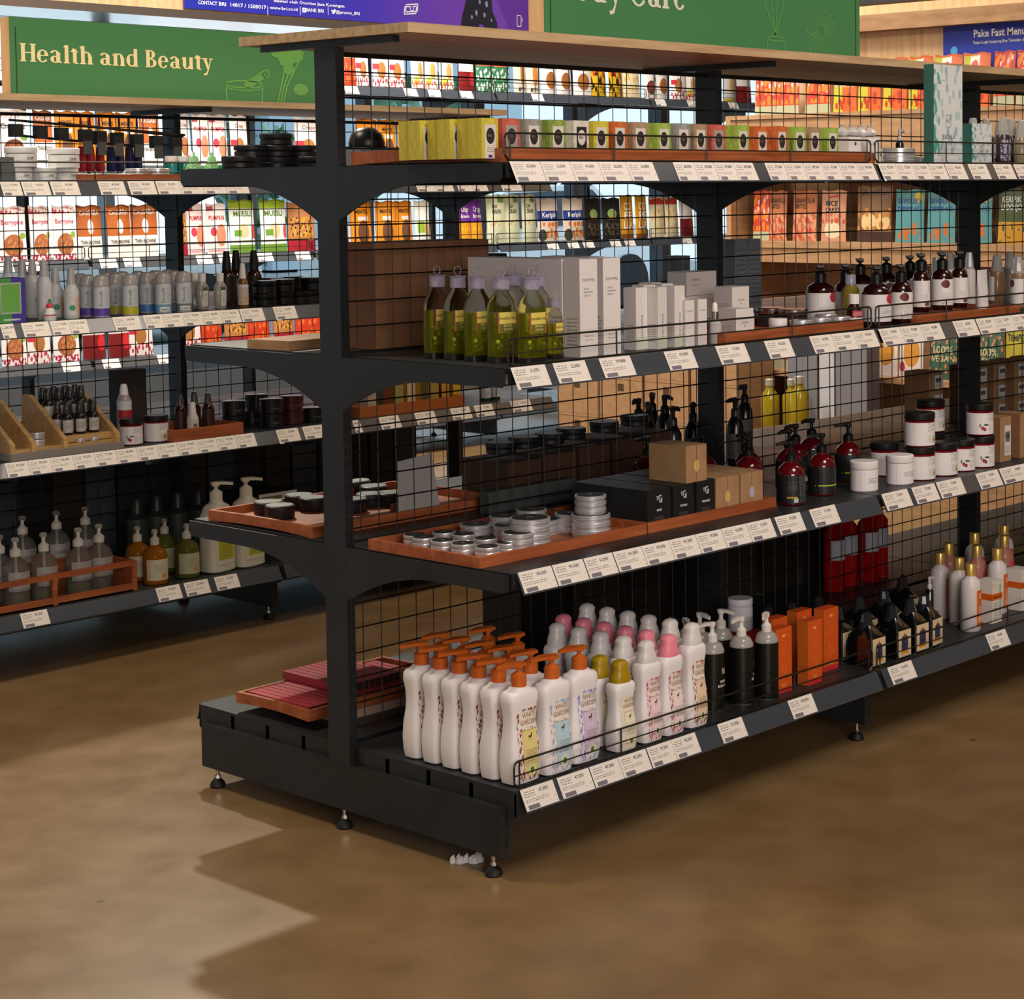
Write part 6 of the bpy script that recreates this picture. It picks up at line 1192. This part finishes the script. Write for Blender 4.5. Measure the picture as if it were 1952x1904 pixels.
PDK = dict(
 gran=PD('gran', 'a8623c', [('v', .05, .05, .95, .5, 6, .35, 'b83a2c'), ('n', 0, 0, 1, .55, 6, .5, 'c98a6a')], (('GRANOLA', 0, .76, .09, .85), ('BITES', -.1, .65, .09, .5)), [BK2]),
 rice=PD('rice', 'c08a6c', [('e', .5, .22, .34, .16, 'd8c8a4'), ('v', .0, .3, 1, .55, 6, .3, 'b8502c'), ('r', .3, .86, .7, .9, 'b83a3a')], (('RICE', -.05, .7, .1, .5), ('CAKES', 0, .58, .09, .6)), [BK2]),
 brow=PD('brow', '7a5638', [('e', .35, .36, .24, .16, 'd8b880'), ('e', .75, .36, .2, .16, 'd8b880'), ('r', 0, 0, 1, .18, '3f2620'), ('v', 0, .2, 1, .6, 5, .3, 'b87a3a')], (('GRANOLA', 0, .84, .09, .85),), [BK2], w=.24, h=.26),
 sav=PD('sav', '4f8a8e', [('v', .1, .05, .9, .4, 5, .35, 'b86a34'), ('e', .8, .85, .14, .1, 'c8b030')], (('SAVOURY', 0, .74, .1, .85), ('DIPPING', 0, .6, .09, .85)), [mat('2a4a8a', .5)], w=.16),
 lado=PD('lado', '3f4a24', [('n', 0, 0, 1, .4, 5, .4, 'b8862a')], (('KERIPIK', 0, .76, .11, .7), ('LADO IJO', 0, .62, .11, .75)), [mat('cfd0c8', .5)]),
 just=PD('just', 'd0602c', [('r', 0, 0, .45, 1, 'b8b030'), ('r', .28, .55, .62, .95, 'e4dcd0'), ('e', .45, .75, .14, .12, 'c84a3a'), ('v', .1, .05, .9, .4, 5, .35, 'b03a1c')], (('FRUIT SAMPLING', 0, .48, .07, .85),), [mat('e8c8a0', .5)], w=.16),
 redo=PD('redo', 'b83a2c', [('v', 0, .2, 1, 1, 5, .4, 'd87a2c'), ('v', 0, .4, 1, 1, 4, .2, 'd8b0b0'), ('r', 0, 0, 1, .18, 'a8a888')], (), None, w=.16),
 pinkw=PD('pinkw', 'd8cec8', [('r', 0, .84, 1, 1, 'b83a4a'), ('e', .55, .48, .34, .28, 'c88a3a'), ('e', .15, .2, .14, .1, 'b8384a')], (), None, w=.15),
 veg=PD('veg', '3a5a44', [('v', 0, .1, 1, 1, 6, .25, 'b87a5a')], (('100%', 0, .5, .14, .7), ('VEGAN', 0, .34, .12, .8)), [mat('b8b890', .5)]),
 temp=PD('temp', 'a8982c', [('v', .1, .1, .9, .5, 3, .35, '5a3424')], (('TEMPEH', 0, .8, .12, .85),), [mat('2f3a20', .5)], w=.17))
DD = dict(gran='brown GRANOLA BITES', rice='tan RICE CAKES', brow='wide brown granola', sav='teal SAVOURY', lado='dark green KERIPIK LADO IJO', just='lime and orange fruit', redo='red and orange', pinkw='white pouch with pink top', veg='dark green VEGAN', temp='yellow TEMPEH')
def rowD(z, items, nm, py):
    Yd = [dy(px, py) for k, px in items]
    for i, (k, px) in enumerate(items): PDK[k].put((XD+.08, dy(px, py), z+.001), -math.pi/2+.08*math.sin(i*1.9), '%s pouch, %s from left, pine unit %s' % (DD[k], ORD[i], nm), 'pouches on the %s' % nm, (min(1, min([abs(Yd[i]-Yd[j]) for j in (i-1, i+1) if 0 <= j < len(Yd)])*.97/PDK[k].w), 1, 1))
rowD(1.09, [('redo', 1452), ('gran', 1484), ('gran', 1535), ('rice', 1590), ('brow', 1668), ('sav', 1735), ('sav', 1795), ('sav', 1862), ('lado', 1930), ('lado', 1985)], 'middle shelf', 420)
rowD(1.695, [('redo', 1460), ('redo', 1502), ('redo', 1560), ('just', 1612), ('just', 1660), ('just', 1707), ('just', 1755), ('just', 1808), ('just', 1862), ('redo', 1915), ('redo', 1960)], 'upper shelf', 160)
rowD(.47, [('redo', 1478), ('redo', 1518), ('pinkw', 1690), ('pinkw', 1738), ('veg', 1800), ('veg', 1888), ('temp', 1940), ('temp', 1990)], 'lower shelf', 690)
GCB = boxkind('carton', 'box', .085, .1, .36, mat('78767a', .5), mat('5e5c60', .5))
for i, px in enumerate((1528, 1556, 1588, 1620, 1650)): 
    (GCB if i not in (2,) else boxkind('carton', 'box', .085, .1, .4, mat('b9b8bc', .5), mat('a4a3a8', .5))).put((XD-.12, dy(px, 740, XD-.12), .0), -math.pi/2, 'tall grey carton standing by the pine unit, %s from the left' % ORD[i], 'tall grey cartons', (1, 1, 1.9))
def yoil(o):
    S = [(0, .034, .034, 2), (.003, .036, .036, 2), (.16, .036, .036, 2), (.185, .016, .016, 2), (.2, .016, .016, 2)]
    b = MB(); b.loft(S, 20); b.build('bottle', mat('a8901c', .1, 0, .4), o, True); b = MB(); b.lathe([(.018, .198), (.018, .222), (.016, .224)], 16); b.build('cap', mat('b8b0a0', .3, .4), o, True)
YO = Kind('oil_bottle', 'bottle', yoil)
lowb = MB(); lowb.box(XD-.5, .6, 0, XD-.2, 2.3, .2); lb = lowb.build('bench', DP); tag(lb, 'low pine bench in front of the pine wall unit', 'bench')
for i, (px, s_) in enumerate(((1468, 1.2), (1494, 1.2), (1524, 1.3))): YO.put((XD-.34+.06*(i % 2), dy(px, 800, XD-.34), .2), 0, 'tall bottle of yellow oil on the pine bench, %s from the left' % ORD[i], 'yellow oil bottles', s_)
def slotbox(o):
    b = MB(); b.box(-.14, -.14, 0, .14, .14, .2); b.build('carton', KRAFT, o); b = MB(); b.box(-.02, -.1412, .13, .02, -.139, .165); b.build('hand_hole', mat('4a3420', .8), o); b = MB(); b.box(-.1412, -.02, .13, -.139, .02, .165); b.build('hand_hole', mat('4a3420', .8), o); b = MB(); b.box(-.14, -.1406, .185, .14, -.1402, .187); b.build('flap_seam', mat('6a4c30', .8), o)
SBX = Kind('carton', 'box', slotbox)
for c_, y in enumerate((3.55, 3.25, 2.95, 2.65)):
    for lv in range(3): SBX.put((XD-.17, y+.06, .201*lv+.02), -math.pi/2, 'kraft carton with hand hole, %s stack from the left, %s layer' % (ORD[c_], ('bottom', 'middle', 'top')[lv]), 'kraft cartons with hand holes')
b = MB(); b.box(XD-.33, 2.5, 0, XD-.02, 3.78, .019); tag(b.build('pallet', DP), 'flat pine pallet under the kraft cartons', 'pallet')
# pine fascia wall and banner above the unit
PX_ = XD+.22
b = MB(); b.box(PX_, -2.5, 1.7, PX_+.05, 2.6, 4.2); struct(b.build('wall_side', PANEL))
zt_ = at(1640, 60, 0, PX_-.08).z
b = MB(); b.box(PX_-.08, -2.5, zt_, PX_, 2.6, zt_+.075); struct(b.build('trim_3', DP)); b = MB(); b.box(PX_-.3, -2.5, zt_+.1, PX_-.22, 2.6, zt_+.13); struct(b.build('trim_4', mat('2b2a2a', .5)))
def ban(o):
    b = MB(); b.box(-.004, -1.2, 0, 0, 0, .34); b.build('sheet', mat('2a3aa0', .4), o)
    f = lambda x, z: (-.0055, -x, z); b = MB(); b.text('Pake Fast Menu', f, .30, .205, .034, 0, .02, .27); b.text('Tanpa Login Langsung Bisa Transaksi di BRImo', f, .32, .175, .014, 0, .01, .32); b.build('lettering', WHITE, o)
    b = MB(); k = len(b.v); b.v += [f(.06+.02*math.cos(t*.5236), .15+.02*math.sin(t*.5236)) for t in range(12)]; b.face(range(12), 0); b.build('logo', mat('4aa0d8', .5), o)
y0 = at(1797, 60, 0, PX_-.01).y; z0 = at(1940, 46, 0, PX_-.01).z-.25
Kind('bank_banner', 'banner', ban).put((PX_-.002, y0, z0), 0, 'small royal blue banner reading Pake Fast Menu behind the fruit pouches')
